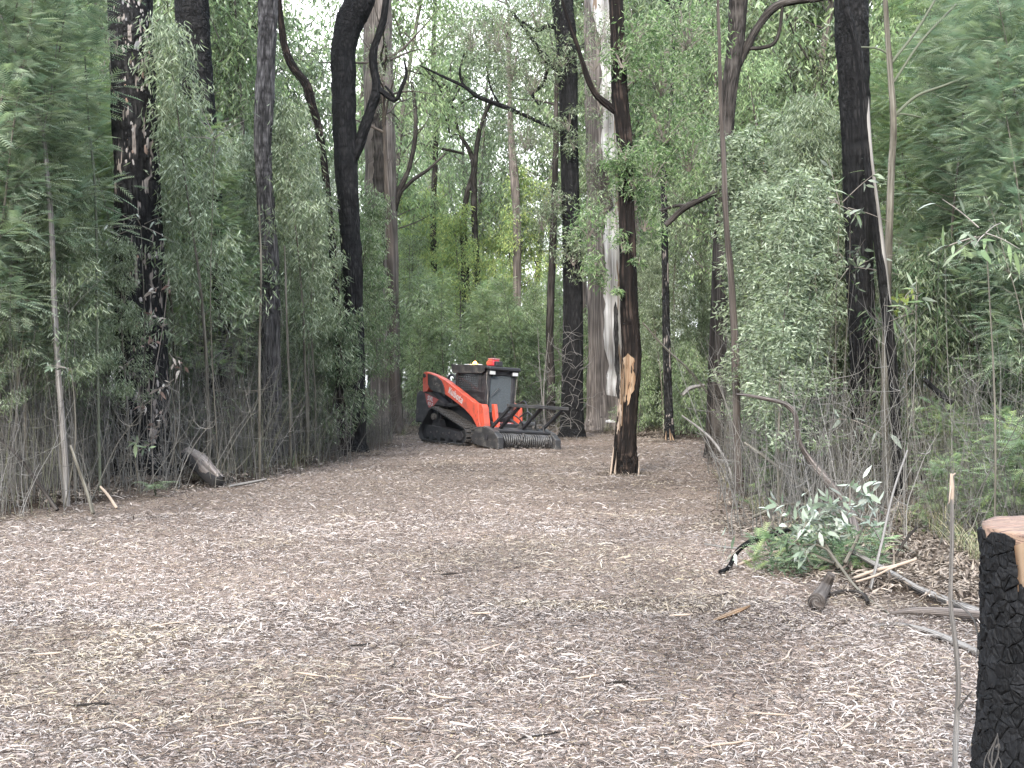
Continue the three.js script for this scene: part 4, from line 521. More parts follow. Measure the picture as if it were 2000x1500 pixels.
  mesh('tail_lamp', box(-1.755, -1.73, 1.0, 1.12, 0.62, 0.72), K.maroon, t);
  mesh('side_reflector', box(-1.64, -1.58, 0.72, 0.86, 0.795, 0.81), K.dusty, t);
  mesh('decal_panel', ext([[-1.30, 1.27], [-0.55, 1.10], [-0.96, 0.80], [-1.16, 1.0]].map(([x, y]) => [x, y + 0.02]), 0.794, 0.806, 0.002), K.maroon, t);
  // lift arms
  const armP = [[-1.40, 1.74], [-1.36, 1.83], [-1.27, 1.86], [-1.08, 1.84], [-0.65, 1.76], [-0.25, 1.66], [0.35, 1.44], [1.0, 1.20], [1.2, 1.12], [1.34, 1.09], [1.60, 1.08], [1.68, 1.0], [1.74, 0.78], [1.82, 0.50], [1.56, 0.42], [1.40, 0.54], [1.2, 0.72], [0.8, 0.93], [0.3, 1.11], [-0.2, 1.28], [-0.45, 1.36], [-0.75, 1.36], [-1.02, 1.45], [-1.12, 1.32], [-1.34, 1.30]];
  for (const s of [1, -1]) {
    const z0 = s > 0 ? 0.66 : -0.60, arm = mesh('lift_arm', ext(s > 0 ? armP : armP.map(([x, y]) => [x > 1.1 ? 1.1 + (x - 1.1) * 0.5 : x, y]), z0, z0 + (s > 0 ? 0.18 : 0.13), 0.016), K.red, t), out = s > 0 ? 0.84 : -0.60;
    mesh('arm_pivot', disc(-1.28, 1.75, z0 - 0.03, z0 + 0.21, 0.055, 18), K.greyWorn, arm);
    mesh('cover_plate', ext([[-1.12, 1.80], [-0.9, 1.785], [-0.62, 1.73], [-0.38, 1.63], [-0.22, 1.45], [-0.17, 1.26], [-0.4, 1.31], [-0.7, 1.33], [-0.95, 1.40], [-1.07, 1.52]], s > 0 ? out - 0.004 : out - 0.02, s > 0 ? out + 0.02 : out + 0.004, 0.005), K.greyWorn, arm);
    if (s > 0) mesh('arm_rib', ext([[1.34, 1.10], [1.50, 1.10], [1.62, 0.62], [1.70, 0.48], [1.58, 0.44], [1.44, 0.62]], s > 0 ? 0.84 : -0.65, s > 0 ? 0.90 : -0.60, 0.012), K.red, arm);
    if (s > 0) mesh('arm_link', ext([[1.62, 1.10], [1.74, 1.10], [1.84, 0.8], [1.96, 0.5], [1.84, 0.46], [1.68, 0.8]], s * 0.50 - 0.05, s * 0.50 + 0.05, 0.012), K.red, t);
    mesh('lift_ram', mg([rod([-1.0, 0.95, s * 0.74], [0.2, 1.0, s * 0.6], 0.05), rod([0.2, 1.0, s * 0.6], [1.0, 0.85, s * 0.58], 0.028)]), K.black, t);
  }
  mesh('rear_tower', mg([ext([[-1.45, 0.9], [-1.42, 1.7], [-1.2, 1.72], [-0.95, 1.1], [-0.95, 0.9]], 0.56, 0.65, 0.01), ext([[-1.45, 0.9], [-1.42, 1.7], [-1.2, 1.72], [-0.95, 1.1], [-0.95, 0.9]], -0.65, -0.56, 0.01)]), K.grey, t);
  // cab
  const cab = mesh('cab', mg([
    box(-0.30, -0.22, 0.85, 2.0, 0.38, 0.46), box(-0.30, -0.22, 0.85, 2.0, -0.46, -0.38), box(1.08, 1.2, 0.7, 2.0, 0.40, 0.46), box(1.08, 1.2, 0.7, 2.0, -0.46, -0.40),
    box(-0.3, 1.12, 0.85, 1.38, 0.43, 0.462, 0.01), box(-0.3, 1.12, 0.85, 1.38, -0.462, -0.43, 0.01), box(-0.3, 1.12, 1.36, 1.42, 0.42, 0.468), box(0.92, 1.1, 1.38, 2.0, 0.42, 0.455, 0.01), box(0.92, 1.1, 1.38, 2.0, -0.455, -0.42, 0.01),
    box(-0.32, -0.27, 0.9, 2.0, -0.44, 0.44), box(1.14, 1.21, 1.86, 2.0, -0.46, 0.46), box(1.12, 1.20, 0.62, 0.74, -0.46, 0.46), box(1.13, 1.205, 0.7, 1.9, 0.34, 0.42), box(1.13, 1.205, 0.7, 1.9, -0.42, -0.34)]), K.grey, t);
  mesh('window_surround', mg([box(-0.28, -0.18, 1.4, 1.94, 0.455, 0.475), box(0.83, 0.93, 1.4, 1.94, 0.455, 0.475), box(-0.28, 0.93, 1.88, 1.96, 0.456, 0.474), box(-0.28, 0.93, 1.38, 1.44, 0.456, 0.474)]), K.grey, cab);
  for (const s of [1, -1]) { const gs = []; for (let i = 1; i < 9; i++) gs.push(box(-0.2, 0.85, 1.42 + i * 0.054, 1.432 + i * 0.054, s * 0.462 - 0.006, s * 0.462 + 0.006, 0.003)); for (let i = 1; i < 11; i++) gs.push(box(-0.2 + i * 0.096, -0.19 + i * 0.096, 1.42, 1.92, s * 0.466 - 0.005, s * 0.466 + 0.005, 0.003)); mesh('window_guard', mg(gs), K.black, t); mesh('side_window', box(-0.24, 0.9, 1.42, 1.92, s * 0.44 - 0.004, s * 0.44 + 0.004, 0.003), K.glass, t); }
  mesh('door_glass', box(1.165, 1.175, 0.74, 1.87, -0.35, 0.35, 0.003), K.glass, t);
  mesh('door_handle', box(1.2, 1.23, 0.86, 0.89, 0.0, 0.26), K.black, t); mesh('wiper', mg([rod([1.215, 1.3, 0.30], [1.22, 1.52, 0.06], 0.008, 6)]), K.greyWorn, t);
  mesh('seat', mg([box(0.1, 0.6, 0.95, 1.1, -0.24, 0.24, 0.05), box(0.05, 0.2, 1.08, 1.75, -0.23, 0.23, 0.06), box(0.1, 0.2, 1.74, 1.9, -0.12, 0.12, 0.04)]), K.seat, t);
  mesh('control_lever', mg([rod([0.7, 0.9, 0.3], [0.75, 1.25, 0.3], 0.02, 8), rod([0.7, 0.9, -0.3], [0.75, 1.25, -0.3], 0.02, 8), box(0.66, 0.82, 1.22, 1.34, 0.26, 0.34, 0.03), box(0.66, 0.82, 1.22, 1.34, -0.34, -0.26, 0.03)]), K.black, t);
  const roof = mesh('roof', mg([box(-0.42, 1.30, 2.0, 2.075, -0.53, 0.53, 0.02), box(-0.3, 1.22, 1.95, 2.02, -0.45, 0.45, 0.01)]), K.grey, t);
  for (const s of [1, -1]) mesh('roof_side', ext([[-0.46, 2.09], [1.20, 2.09], [1.18, 1.93], [1.08, 1.88], [-0.30, 1.86]], s > 0 ? 0.525 : -0.555, s > 0 ? 0.555 : -0.525, 0.008), K.greyWorn, roof);
  mesh('roof_visor', box(1.16, 1.36, 1.985, 2.06, -0.5, 0.5, 0.02), K.black, roof);
  for (const s of [1, -1]) { const w = mesh('work_light', box(1.2, 1.30, 1.845, 1.965, s * 0.36 - 0.10, s * 0.36 + 0.10, 0.02), K.black, t); mesh('lens', box(1.298, 1.312, 1.862, 1.95, s * 0.36 - 0.085, s * 0.36 + 0.085, 0.005), K.white, w); }
  for (const s of [1, -1]) mesh('pillar_seal', tube([[V(1.21, 1.92, s * 0.47), 0.012], [V(1.22, 1.62, s * 0.475), 0.012], [V(1.25, 1.5, s * 0.44), 0.012], [V(1.26, 1.2, s * 0.435), 0.012], [V(1.26, 1.0, s * 0.43), 0.010]], 6), K.dusty, t);
  mesh('front_step', box(1.06, 1.34, 0.56, 0.64, -0.45, 0.45), K.maroon, t);
  for (let i = 0; i < 4; i++) mesh('step_sticker', box(1.335, 1.345, 0.575, 0.625, -0.3 + i * 0.17, -0.19 + i * 0.17, 0.003), K.white, t);
  mesh('roof_pod', mg([box(0.0, 0.30, 2.09, 2.115, 0.28, 0.42, 0.01), box(0.62, 0.72, 2.09, 2.125, 0.3, 0.40)]), K.white, t);
  { // amber beacon, lit
    const bx = 0.44, bz = 0.36; mesh('beacon_base', disc(0, 0, 0, 0.03, 0.06).rotateX(-Math.PI / 2).translate(bx, 2.09, bz), K.black, t);
    const dome = new THREE.SphereGeometry(0.055, 20, 14, 0, 6.2832, 0, Math.PI / 2).scale(1, 1.35, 1).translate(bx, 2.12, bz), dm = mesh('beacon_lamp', dome, new THREE.MeshStandardMaterial({ color: lin(0.9, 0.35, 0.05), emissive: lin(1, 0.42, 0.10), emissiveIntensity: 5, roughness: 0.4 }), t);
    const pl = new THREE.PointLight(lin(1, 0.45, 0.12), 0.16, 0, 2); pl.position.set(bx, 2.24, bz); pl.castShadow = true; t.add(pl);
  }
  // quick-fit plate and mulching head
  mesh('coupler', mg([box(1.62, 1.82, 0.2, 0.62, -0.55, 0.55, 0.02), rod([1.2, 0.7, 0.4], [1.75, 0.5, 0.4], 0.04), rod([1.2, 0.7, -0.4], [1.75, 0.5, -0.4], 0.04)]), K.black, t);
  const plateP = [[1.62, 0.50], [1.96, 0.53], [2.44, 0.42], [2.64, 0.28], [2.66, 0.02], [2.36, 0.0], [1.72, 0.04], [1.48, 0.12], [1.40, 0.22]];
  const head = mesh('mulching_head', mg([ext([[1.66, 0.16], [1.66, 0.47], [1.95, 0.52], [1.95, 0.40], [1.86, 0.3], [1.86, 0.16]], -0.82, 0.82, 0.01)]), K.grey, t);
  for (const s of [1, -1]) { const e = mesh('end_housing', ext(plateP, s > 0 ? 0.80 : -0.98, s > 0 ? 0.98 : -0.80, 0.02), K.greyWorn, head); mesh('bearing_cap', disc(2.14, 0.27, s * 0.985 - 0.015, s * 0.985 + 0.015, 0.075), K.grey, e); mesh('wear_strip', ext([[1.96, 0.532], [2.44, 0.422], [2.44, 0.434], [1.96, 0.544]], s > 0 ? 0.81 : -0.97, s > 0 ? 0.97 : -0.81, 0), K.steel, e); }
  mesh('hood', ext([[1.9, 0.50], [1.92, 0.525], [2.30, 0.475], [2.38, 0.46], [2.38, 0.43], [2.28, 0.44]], -0.80, 0.80, 0.006), K.greyWorn, head);
  mesh('hood_lip', box(2.34, 2.40, 0.41, 0.465, -0.81, 0.81), K.black, head);
  const rotor = mesh('rotor', disc(2.36, 0.215, -0.79, 0.79, 0.145, 24), K.black, head);
  for (let i = 0; i < 24; i++) { const z = -0.75 + i * 0.0652, g = new THREE.TorusGeometry(0.172, 0.019, 8, 26); g.rotateX(0.16 * Math.sin(i * 0.9)); g.translate(2.36, 0.215, z); mesh('rotor_ring', g, K.ring, rotor); const a = 0.9 - i * 0.5, b = new RoundedBoxGeometry(0.05, 0.045, 0.05, 1, 0.008); b.rotateZ(a); b.translate(2.36 + Math.cos(a) * 0.185, 0.215 + Math.sin(a) * 0.185, z + 0.03); mesh('cutter_tooth', b, K.steel, rotor); }
  const guard = mesh('push_bar', bar([2.9, 1.10, -0.93], [2.9, 1.10, 0.93], 0.085, 0.085), K.greyWorn, t);
  for (const [z, zt, x0] of [[0.80, 0.82, 2.02], [0.55, 0.56, 2.06], [-0.12, -0.12, 2.06], [-0.78, -0.80, 2.02]]) mesh('push_bar_strut', bar([x0, 0.48, z], [2.87, 1.07, zt], 0.075, 0.07), K.black, guard);
  mesh('hydraulic_hose', mg([tube([[V(1.75, 0.75, 0.25), 0.02], [V(2.0, 0.85, 0.1), 0.02], [V(2.1, 0.68, -0.1), 0.02], [V(2.0, 0.5, -0.2), 0.02]], 8), tube([[V(1.7, 0.8, -0.3), 0.02], [V(2.0, 0.95, -0.35), 0.02], [V(2.2, 0.72, -0.45), 0.02], [V(2.12, 0.5, -0.5), 0.02]], 8), tube([[V(1.2, 1.12, -0.55), 0.022], [V(1.6, 1.22, -0.5), 0.022], [V(1.9, 0.95, -0.4), 0.022], [V(1.95, 0.55, -0.35), 0.022]], 8)]), K.black, t);
  mesh('hose_bracket', mg([tube([[V(2.2, 0.5, -0.5), 0.016], [V(2.24, 0.62, -0.5), 0.016], [V(2.34, 0.63, -0.56), 0.016], [V(2.40, 0.45, -0.6), 0.016]], 6), box(2.0, 2.15, 0.5, 0.6, -0.62, -0.46)]), K.steel, t);
  mesh('motor', mg([disc(1.98, 0.62, -0.55, -0.15, 0.09), box(1.88, 2.08, 0.5, 0.56, -0.6, -0.1)]), K.greyWorn, t);
  // lettering: flat letters standing a few millimetres proud
  const font = await new FontLoader().loadAsync('fonts/droid/droid_sans_bold.typeface.json');
  const word = (txt, size, x, y, z, rot, name, mat, parent, sx = 1) => { const g = new TextGeometry(txt, { font, size, depth: 0.004, curveSegments: 4 }); g.computeBoundingBox(); const b = g.boundingBox; g.translate(-(b.max.x + b.min.x) / 2, -(b.max.y + b.min.y) / 2, 0); g.scale(sx, 1, 1); g.rotateZ(rot); g.translate(x, y, z); mesh(name, g, mat, parent); };
  word('Kubota', 0.168, 0.36, 1.27, 0.842, -0.375, 'lettering', K.white, t, 0.98);
  word('SVL', 0.125, -0.97, 1.135, 0.807, -0.16, 'lettering', K.white, t, 1.05); word('97-2', 0.095, -0.95, 0.985, 0.807, -0.16, 'lettering', K.white, t, 1.0);
  mesh('logo_ring', new THREE.TorusGeometry(0.075, 0.011, 6, 24, 5.4).rotateZ(0.3).scale(1, 1.15, 0.4).translate(-0.72, 1.60, 0.862), K.dusty, t);
  mesh('logo_marks', mg([rod([-0.63, 1.56, 0.862], [-0.58, 1.54, 0.862], 0.012, 6), rod([-0.56, 1.52, 0.862], [-0.54, 1.57, 0.862], 0.01, 6), rod([-0.52, 1.50, 0.862], [-0.47, 1.50, 0.862], 0.012, 6), rod([-0.46, 1.48, 0.862], [-0.43, 1.53, 0.862], 0.01, 6), rod([-0.69, 1.56, 0.862], [-0.63, 1.50, 0.862], 0.01, 6)]), K.dusty, t);
  t.updateMatrixWorld(true);
  // red case strapped to the roof, a thing of its own
  const cs = thing('equipment_case', 'small red and black equipment case lying on the loader roof', 'case', t.localToWorld(V(0.98, 2.085, 0.12))); cs.rotation.copy(t.rotation);
  mesh('case_body', mg([box(-0.17, 0.15, 0.0, 0.14, -0.13, 0.13, 0.035), box(-0.13, 0.11, 0.10, 0.185, -0.10, 0.10, 0.03)]), K.case_, cs); mesh('lid', box(-0.14, 0.12, 0.17, 0.205, -0.11, 0.11, 0.015), K.palecase, cs); mesh('handle', new THREE.TorusGeometry(0.05, 0.012, 6, 14, Math.PI).translate(0, 0.2, 0), K.black, cs); mesh('end_block', box(0.15, 0.27, 0.0, 0.13, -0.10, 0.10, 0.02), K.black, cs);
}

// ------------------------------------------------------------------ foreground stump, sticks, fallen wood, small plants
const stick = (name, label, cat, list, mat, { radial = 8, amp = 0.15, seed = 1, step = 0.06, twigs = [], group, base = true } = {}) => {   // list: [px, py, depth, width px] along it
  const on = (x, y, d, w) => { if (y > 790) for (let i = 0; i < 4; i++) { const X = (x - 1000) * d / F, lim = (EYE - ground(X, d) - w * d / F * 0.4 - 0.012) * F / (y - 750); if (d > lim) d = lim; } return d; };   // rests on the ground, not in it
  const pts = list.map(([x, y, d, w]) => { if (y === null) return [G(x, d), Math.max(0.002, w * d / F / 2)]; const D = on(x, y, d, w); return [P(x, y, D), Math.max(0.002, w * D / F / 2)]; });
  const o = pts[0][0].clone(), t = thing(name, label, cat, o, 0, group);
  mesh(/log|wood|slab/.test(name) ? 'wood' : 'stem', tube(pts.map(([p, r]) => [p.clone().sub(o), r]), radial, { amp: pts[0][1] * amp, nf: 9, step, seed }), mat, t);
  for (const tw of twigs) mesh('twig', tube(tw.map(([x, y, d, w]) => [P(x, y, d).sub(o), Math.max(0.0015, w * d / F / 2)]), 5), mat, t);
  return t;
};
{ // the sawn black stump in the right foreground, its char split into blocks
  const d = 4.25, k = d / F, cx = (2043 - 1000) * k, r = rngOf(31), baseY = ground(cx, d) - 0.02, top = EYE - (1027 - 750) * k - baseY;
  const t = thing('tree_stump', 'black charred stump with a fresh sawn top in the right foreground', 'stump', V(cx, baseY, -d));
  const R = y => 0.213 + 0.062 * Math.pow(1 - y / top, 1.1) + 0.05 * Math.exp(-y / 0.12);
  mesh('trunk', tube([0, 0.12, 0.3, 0.5, 0.7, 0.9, 1.0, top - 0.012].map(y => [V(0.02 * Math.sin(y * 3), y, 0), R(y) - 0.013]), 64, { amp: 0.008, nf: 10, step: 0.03, seed: 3 }), M.char, t);
  // sawn face: a tilted slab with a ragged rim
  { const n = 72, pos = [], uv = [], idx = [], rings = 7; for (let i = 0; i <= rings; i++) for (let j = 0; j < n; j++) { const a = j / n * 6.2832, q = i / rings, rim = R(top) * (0.985 + 0.05 * (fbm(Math.cos(a) * 3 + 9, Math.sin(a) * 3, 2, 3) - 0.5)) * q, x = Math.cos(a) * rim, z = Math.sin(a) * rim; pos.push(x, 0.035 + 0.085 * -z + 0.010 * Math.sin(z * 90 + x * 14) * 0.18 + 0.006 * (fbm(x * 20, z * 9, 3, 2) - 0.5) + (q > 0.95 ? -0.004 : 0), z); uv.push(x * 2.2 + 0.5, z * 2.2 + 0.5); } for (let i = 0; i < rings; i++) for (let j = 0; j < n; j++) { const a = i * n + j, b = i * n + (j + 1) % n; idx.push(a, b, a + n, b, b + n, a + n); } const s = pos.length / 3; for (let j = 0; j < n; j++) { const q = rings * n + j; pos.push(pos[q * 3] * 0.985, -0.03, pos[q * 3 + 2] * 0.985); uv.push(0, j / n); } for (let j = 0; j < n; j++) { const a = rings * n + j, b = rings * n + (j + 1) % n, c = s + j, e = s + (j + 1) % n; idx.push(a, b, c, b, e, c); }
    const g = new THREE.BufferGeometry(); g.setAttribute('position', new THREE.Float32BufferAttribute(pos, 3)); g.setAttribute('uv', new THREE.Float32BufferAttribute(uv, 2)); g.setIndex(idx); g.computeVertexNormals(); 
    const face = canvasTex(512, 512, (c, w, h) => { const q = rngOf(3); c.fillStyle = '#6b5847'; c.fillRect(0, 0, w, h); for (let i = 0; i < 420; i++) { const y = q() * h, b = 30 + q() * 105; c.strokeStyle = `rgba(${b + 12},${b * 0.86},${b * 0.72},0.8)`; c.lineWidth = 1 + q() * 4.5; c.beginPath(); const x = q() * w; c.moveTo(x - 60, y - 16); c.lineTo(x + 60 + q() * 60, y + 22 + q() * 10); c.stroke(); } for (let i = 0; i < 60; i++) { c.strokeStyle = `rgba(150,92,72,${0.1 + q() * 0.2})`; c.lineWidth = 1; c.beginPath(); c.arc(w / 2, h / 2, 10 + i * 4, q() * 6, q() * 6 + 3); c.stroke(); } });
    const o = mesh('sawn_face', g, new THREE.MeshStandardMaterial({ map: face, bumpMap: face, bumpScale: 0.012, roughness: 0.8 }), t); o.position.y = top - 0.035; }
  // plates of char: cells of a cracked skin, each its own piece
  const mats = [0.0032, 0.0042, 0.0055, 0.0075].map(v => { const m = M.char.clone(); m.map = null; m.color = lin(v, v, v * 1.05); m.bumpMap = M.char.bumpMap.clone(); m.bumpMap.repeat.set(5, 2); m.bumpMap.needsUpdate = true; m.bumpScale = 0.006; m.roughness = 0.7; m.specularIntensity = 0.3; return m; });
  const NC = 27, A0 = -0.54, A1 = 3.6, NR = 22, Rm = 0.24, sites = []; for (let j = -1; j <= NR; j++) for (let i = -1; i <= NC; i++) sites.push([(A0 + (A1 - A0) * (i + 0.5 + (j % 2 ? 0.25 : -0.25) + (r() - 0.5) * 1.3) / NC) * Rm, (j + 0.5 + (r() - 0.5) * 1.25) / NR * (top - 0.02), i, j]);
  let made = 0; const spare = []; sites.sort((a, b) => b[0] - a[0]);
  for (const [sx, sy, si, sj] of sites) {
    if (si < 0 || sj < 0 || si >= NC || sj >= NR ) continue;
    let poly = [[sx - 0.1, sy - 0.1], [sx + 0.1, sy - 0.1], [sx + 0.1, sy + 0.1], [sx - 0.1, sy + 0.1]];
    for (const [qx, qy] of sites) { const dx = qx - sx, dy = qy - sy, d2 = dx * dx + dy * dy; if (d2 === 0 || d2 > 0.05) continue; const out = []; for (let i = 0; i < poly.length; i++) { const p = poly[i], n = poly[(i + 1) % poly.length], f = q => (q[0] - sx) * dx + (q[1] - sy) * dy - d2 / 2, fp = f(p), fn = f(n); if (fp <= 0) out.push(p); if (fp * fn < 0) { const t = fp / (fp - fn); out.push([p[0] + (n[0] - p[0]) * t, p[1] + (n[1] - p[1]) * t]); } } poly = out; }
    if (poly.length < 3) continue; const yTop = top - 0.014; poly = poly.map(([x, y]) => [x, Math.min(yTop, Math.max(0, y))]);
    const cx2 = poly.reduce((a, p) => a + p[0], 0) / poly.length, cy2 = poly.reduce((a, p) => a + p[1], 0) / poly.length, ang = cx2 / Rm;
    if (ang > 0.9 && ang < 2.34 && cy2 > top - 0.20 - 0.03 * Math.sin(ang * 9)) continue;
    const fine = []; for (let i = 0; i < poly.length; i++) { const p = poly[i], n = poly[(i + 1) % poly.length], L = Math.hypot(n[0] - p[0], n[1] - p[1]), k = L > 0.03 ? 2 : 1; for (let q = 0; q < k; q++) fine.push([p[0] + (n[0] - p[0]) * q / k + (q ? (r() - 0.5) * 0.007 : 0), p[1] + (n[1] - p[1]) * q / k + (q ? (r() - 0.5) * 0.007 : 0)]); }
    const lift = 0.002 + 0.007 * r() * r(), tiltx = (r() - 0.5) * 0.25, tilty = (r() - 0.5) * 0.25, n = fine.length, pos = [], uv = [], idx = [];
    const vtx = (x, y, h) => { const a = x / Rm, rr = R(y) - 0.010 + h; pos.push(Math.cos(a) * rr + 0.02 * Math.sin(y * 3), y, Math.sin(a) * rr); uv.push(x * 1.0, y); };
    for (const [f, h0, jt] of [[0.98, -0.012, 0], [0.95, 0.6, 0.002], [0.7, 1, 0.003]]) for (const [x, y] of fine) { const X = cx2 + (x - cx2) * f, Y = cy2 + (y - cy2) * f; vtx(X, Y, (h0 < 0 ? h0 : lift * h0 + 0.004) + (h0 > 0 ? (X - cx2) * tiltx + (Y - cy2) * tilty : 0) + (r() - 0.5) * jt * 2); }
    vtx(cx2, cy2, lift + 0.004 + (r() - 0.5) * 0.007);
    for (let i = 0; i < n; i++) { const j = (i + 1) % n; for (const k of [0, n]) idx.push(k + i, k + n + i, k + j, k + j, k + n + i, k + n + j); idx.push(2 * n + i, 3 * n, 2 * n + j); }
    const g0 = new THREE.BufferGeometry(); g0.setAttribute('position', new THREE.Float32BufferAttribute(pos, 3)); g0.setAttribute('uv', new THREE.Float32BufferAttribute(uv, 2)); g0.setIndex(idx); const g = g0.toNonIndexed(); g.computeVertexNormals();
    if (made++ < 298) mesh('char_block', g, mats[Math.floor(r() * 4)], t); else spare.push(g);
  }
  if (spare.length) kind(mesh('char_crust', mg(spare), mats[1], t), 'stuff');
  mesh('bared_wood', tube([top - 0.22, top - 0.16, top - 0.08, top - 0.01].map((y, i) => [V(0.02 * Math.sin(y * 3), y, 0), R(y) - 0.002 - (i ? 0 : 0.01)]), 14, { a0: -0.88, a1: 0.6, raise: 0.002, ragged: 0.18, amp: 0.012, nf: 22, step: 0.008, seed: 5 }), M.wood, t);
  mesh('torn_splinter', tube([[V(-0.05, top - 0.155, R(top) - 0.005), 0.016], [V(-0.085, top - 0.165, R(top) - 0.005), 0.013], [V(-0.125, top - 0.185, R(top) - 0.02), 0.004]], 5, { amp: 0.004, nf: 20 }), M.palewood, t);
}
stick('stripped_stem', 'thin upright bare stem with a frayed pale tip, just left of the black stump', 'stem', [[1861, 1640, 4.9, 11], [1868, 1420, 4.9, 11], [1872, 1330, 4.9, 10], [1864, 1240, 4.9, 10], [1857, 1180, 4.9, 9], [1859, 1060, 4.9, 8], [1860, 960, 4.9, 7]], M.weathered, { twigs: [[[1857, 1172, 4.9, 5], [1878, 1185, 4.85, 5], [1902, 1210, 4.8, 4], [1910, 1250, 4.8, 3], [1906, 1290, 4.8, 2]], [[1872, 1385, 4.9, 6], [1884, 1368, 4.88, 4], [1898, 1350, 4.85, 2]], [[1860, 1010, 4.9, 2], [1875, 1016, 4.88, 1.5]]] });
{ const t = scene.children[scene.children.length - 1]; mesh('frayed_tip', mg([tube([[P(1860, 985, 4.9).sub(t.position), 0.007], [P(1859, 950, 4.9).sub(t.position), 0.010], [P(1858, 925, 4.9).sub(t.position), 0.005]], 6), tube([[P(1858, 945, 4.9).sub(t.position), 0.006], [P(1856, 962, 4.89).sub(t.position), 0.004], [P(1853, 984, 4.88).sub(t.position), 0.001]], 5), tube([[P(1859, 930, 4.9).sub(t.position), 0.004], [P(1866, 924, 4.9).sub(t.position), 0.002]], 5)]), M.palewood, t); }
{ const r = rngOf(12), t = thing('dry_twig', 'wispy dry grey twig standing against the foot of the black stump', 'twig', P(1935, 1530, 3.75)), gs = []; for (const l of [[[1935, 1530], [1938, 1470], [1948, 1435]], [[1938, 1500], [1930, 1480], [1946, 1440]], [[1940, 1500], [1950, 1470], [1948, 1432]], [[1944, 1460], [1951, 1452], [1953, 1462]], [[1930, 1520], [1922, 1500], [1926, 1476], [1945, 1448]], [[1945, 1530], [1956, 1495], [1950, 1478]]]) gs.push(tube(l.map(([x, y], i) => [P(x, y, 3.75).sub(t.position), 0.0032 - 0.0009 * i]), 4)); mesh('stem', mg(gs), M.weathered, t); }

stick('charred_stick', 'black curved stick arching over the mulch left of the silvery branch', 'stick', [[1406, 1117, 10.6, 8], [1425, 1106, 10.6, 9], [1441, 1076, 10.6, 10], [1466, 1058, 10.6, 11], [1500, 1047, 10.6, 11], [1530, 1038, 10.6, 9], [1552, 1032, 10.6, 7]], M.char, { twigs: [[[1427, 1104, 10.6, 8], [1425, 1116, 10.6, 7], [1424, 1127, 10.6, 6]]] });
stick('fallen_pole', 'straight grey fallen pole lying from the silvery branch to the black stump', 'pole', [[1655, 1073, 10.4, 9], [1720, 1108, 9.9, 11], [1800, 1152, 9.3, 13], [1860, 1176, 8.9, 14], [1925, 1200, 8.5, 16]], M.weathered, { twigs: [[[1850, 1172, 8.9, 14], [1836, 1182, 8.9, 9], [1822, 1166, 9.1, 4]]] });
stick('peeled_stick', 'pale peeled stick crossing over the fallen grey pole', 'stick', [[1668, 1129, 9.6, 6], [1710, 1114, 9.55, 7], [1750, 1105, 9.5, 7], [1790, 1092, 9.45, 6]], M.palewood, {});
stick('peeled_stick', 'thinner pale peeled stick below the one crossing the fallen pole', 'stick', [[1672, 1136, 9.4, 4], [1712, 1124, 9.35, 5], [1735, 1112, 9.3, 4], [1752, 1106, 9.3, 3]], M.palewood, {});
stick('arched_twig', 'long thin arched twig springing from the silvery branch down to the mulch', 'twig', [[1560, 1066, 10.2, 3], [1590, 1064, 10.1, 4], [1612, 1072, 10, 5], [1636, 1100, 9.7, 5], [1668, 1142, 9.3, 5], [1700, 1172, 9, 5], [1738, 1200, 8.7, 4]], M.stem, {});
stick('pale_stick', 'pale straight stick on the mulch leading to the silvery branch', 'stick', [[1440, 1104, 10.8, 5], [1475, 1090, 10.75, 6], [1510, 1079, 10.7, 6], [1545, 1074, 10.6, 5]], M.palewood, {});
stick('pale_stick', 'short pale stick on the mulch behind the black curved stick', 'stick', [[1376, 1062, 11.4, 4], [1410, 1068, 11.3, 5], [1450, 1072, 11.2, 4]], M.weathered, {});
stick('mossy_log', 'low grey mossy log beneath the fallen pole, beside the black stump', 'log', [[1738, 1198, 8.5, 8], [1790, 1194, 8.5, 15], [1850, 1196, 8.45, 18], [1930, 1203, 8.4, 18]], M.stringy, { radial: 14, amp: 0.5, step: 0.04 });
stick('bark_slab', 'long curled strip of bark on the mulch at the stump side', 'bark', [[1700, 1222, 8.1, 5], [1760, 1220, 8, 8], [1810, 1232, 7.8, 12], [1860, 1252, 7.6, 16], [1915, 1276, 7.4, 14]], M.weathered, { radial: 8, amp: 0.5 });
stick('dark_root', 'dark bent root behind the brown broken stub', 'root', [[1620, 1160, 9.4, 6], [1650, 1156, 9.35, 10], [1680, 1160, 9.3, 12], [1696, 1178, 9.2, 9]], M.dark, { amp: 0.3 });
stick('split_wood', 'pale split piece of wood lying on the mulch in front of the silvery branch', 'wood', [[1392, 1212, 8.4, 3], [1412, 1205, 8.4, 9], [1440, 1194, 8.4, 11], [1466, 1183, 8.4, 3]], M.wood, { radial: 6, amp: 1.2, step: 0.02 });
stick('broken_stub', 'short brown broken stub at the foot of the silvery branch', 'stub', [[1594, 1176, 9.25, 34], [1604, 1160, 9.25, 26], [1614, 1142, 9.25, 21], [1624, 1122, 9.2, 16]], M.red, { radial: 12, amp: 0.16, step: 0.04 });
stick('bent_sapling', 'bent broken sapling with grey bark above and pinkish bark low, crossing before the right thicket', 'sapling', [[1672, 1062, 12.6, 26], [1652, 990, 12.8, 22], [1625, 950, 12.8, 17], [1600, 920, 12.8, 14], [1580, 895, 12.8, 13], [1560, 860, 12.7, 11], [1552, 808, 12.6, 10], [1535, 790, 12.6, 10], [1500, 780, 12.5, 8], [1460, 772, 12.4, 6], [1438, 770, 12.3, 4]], M.stringy, { radial: 10, step: 0.08 });
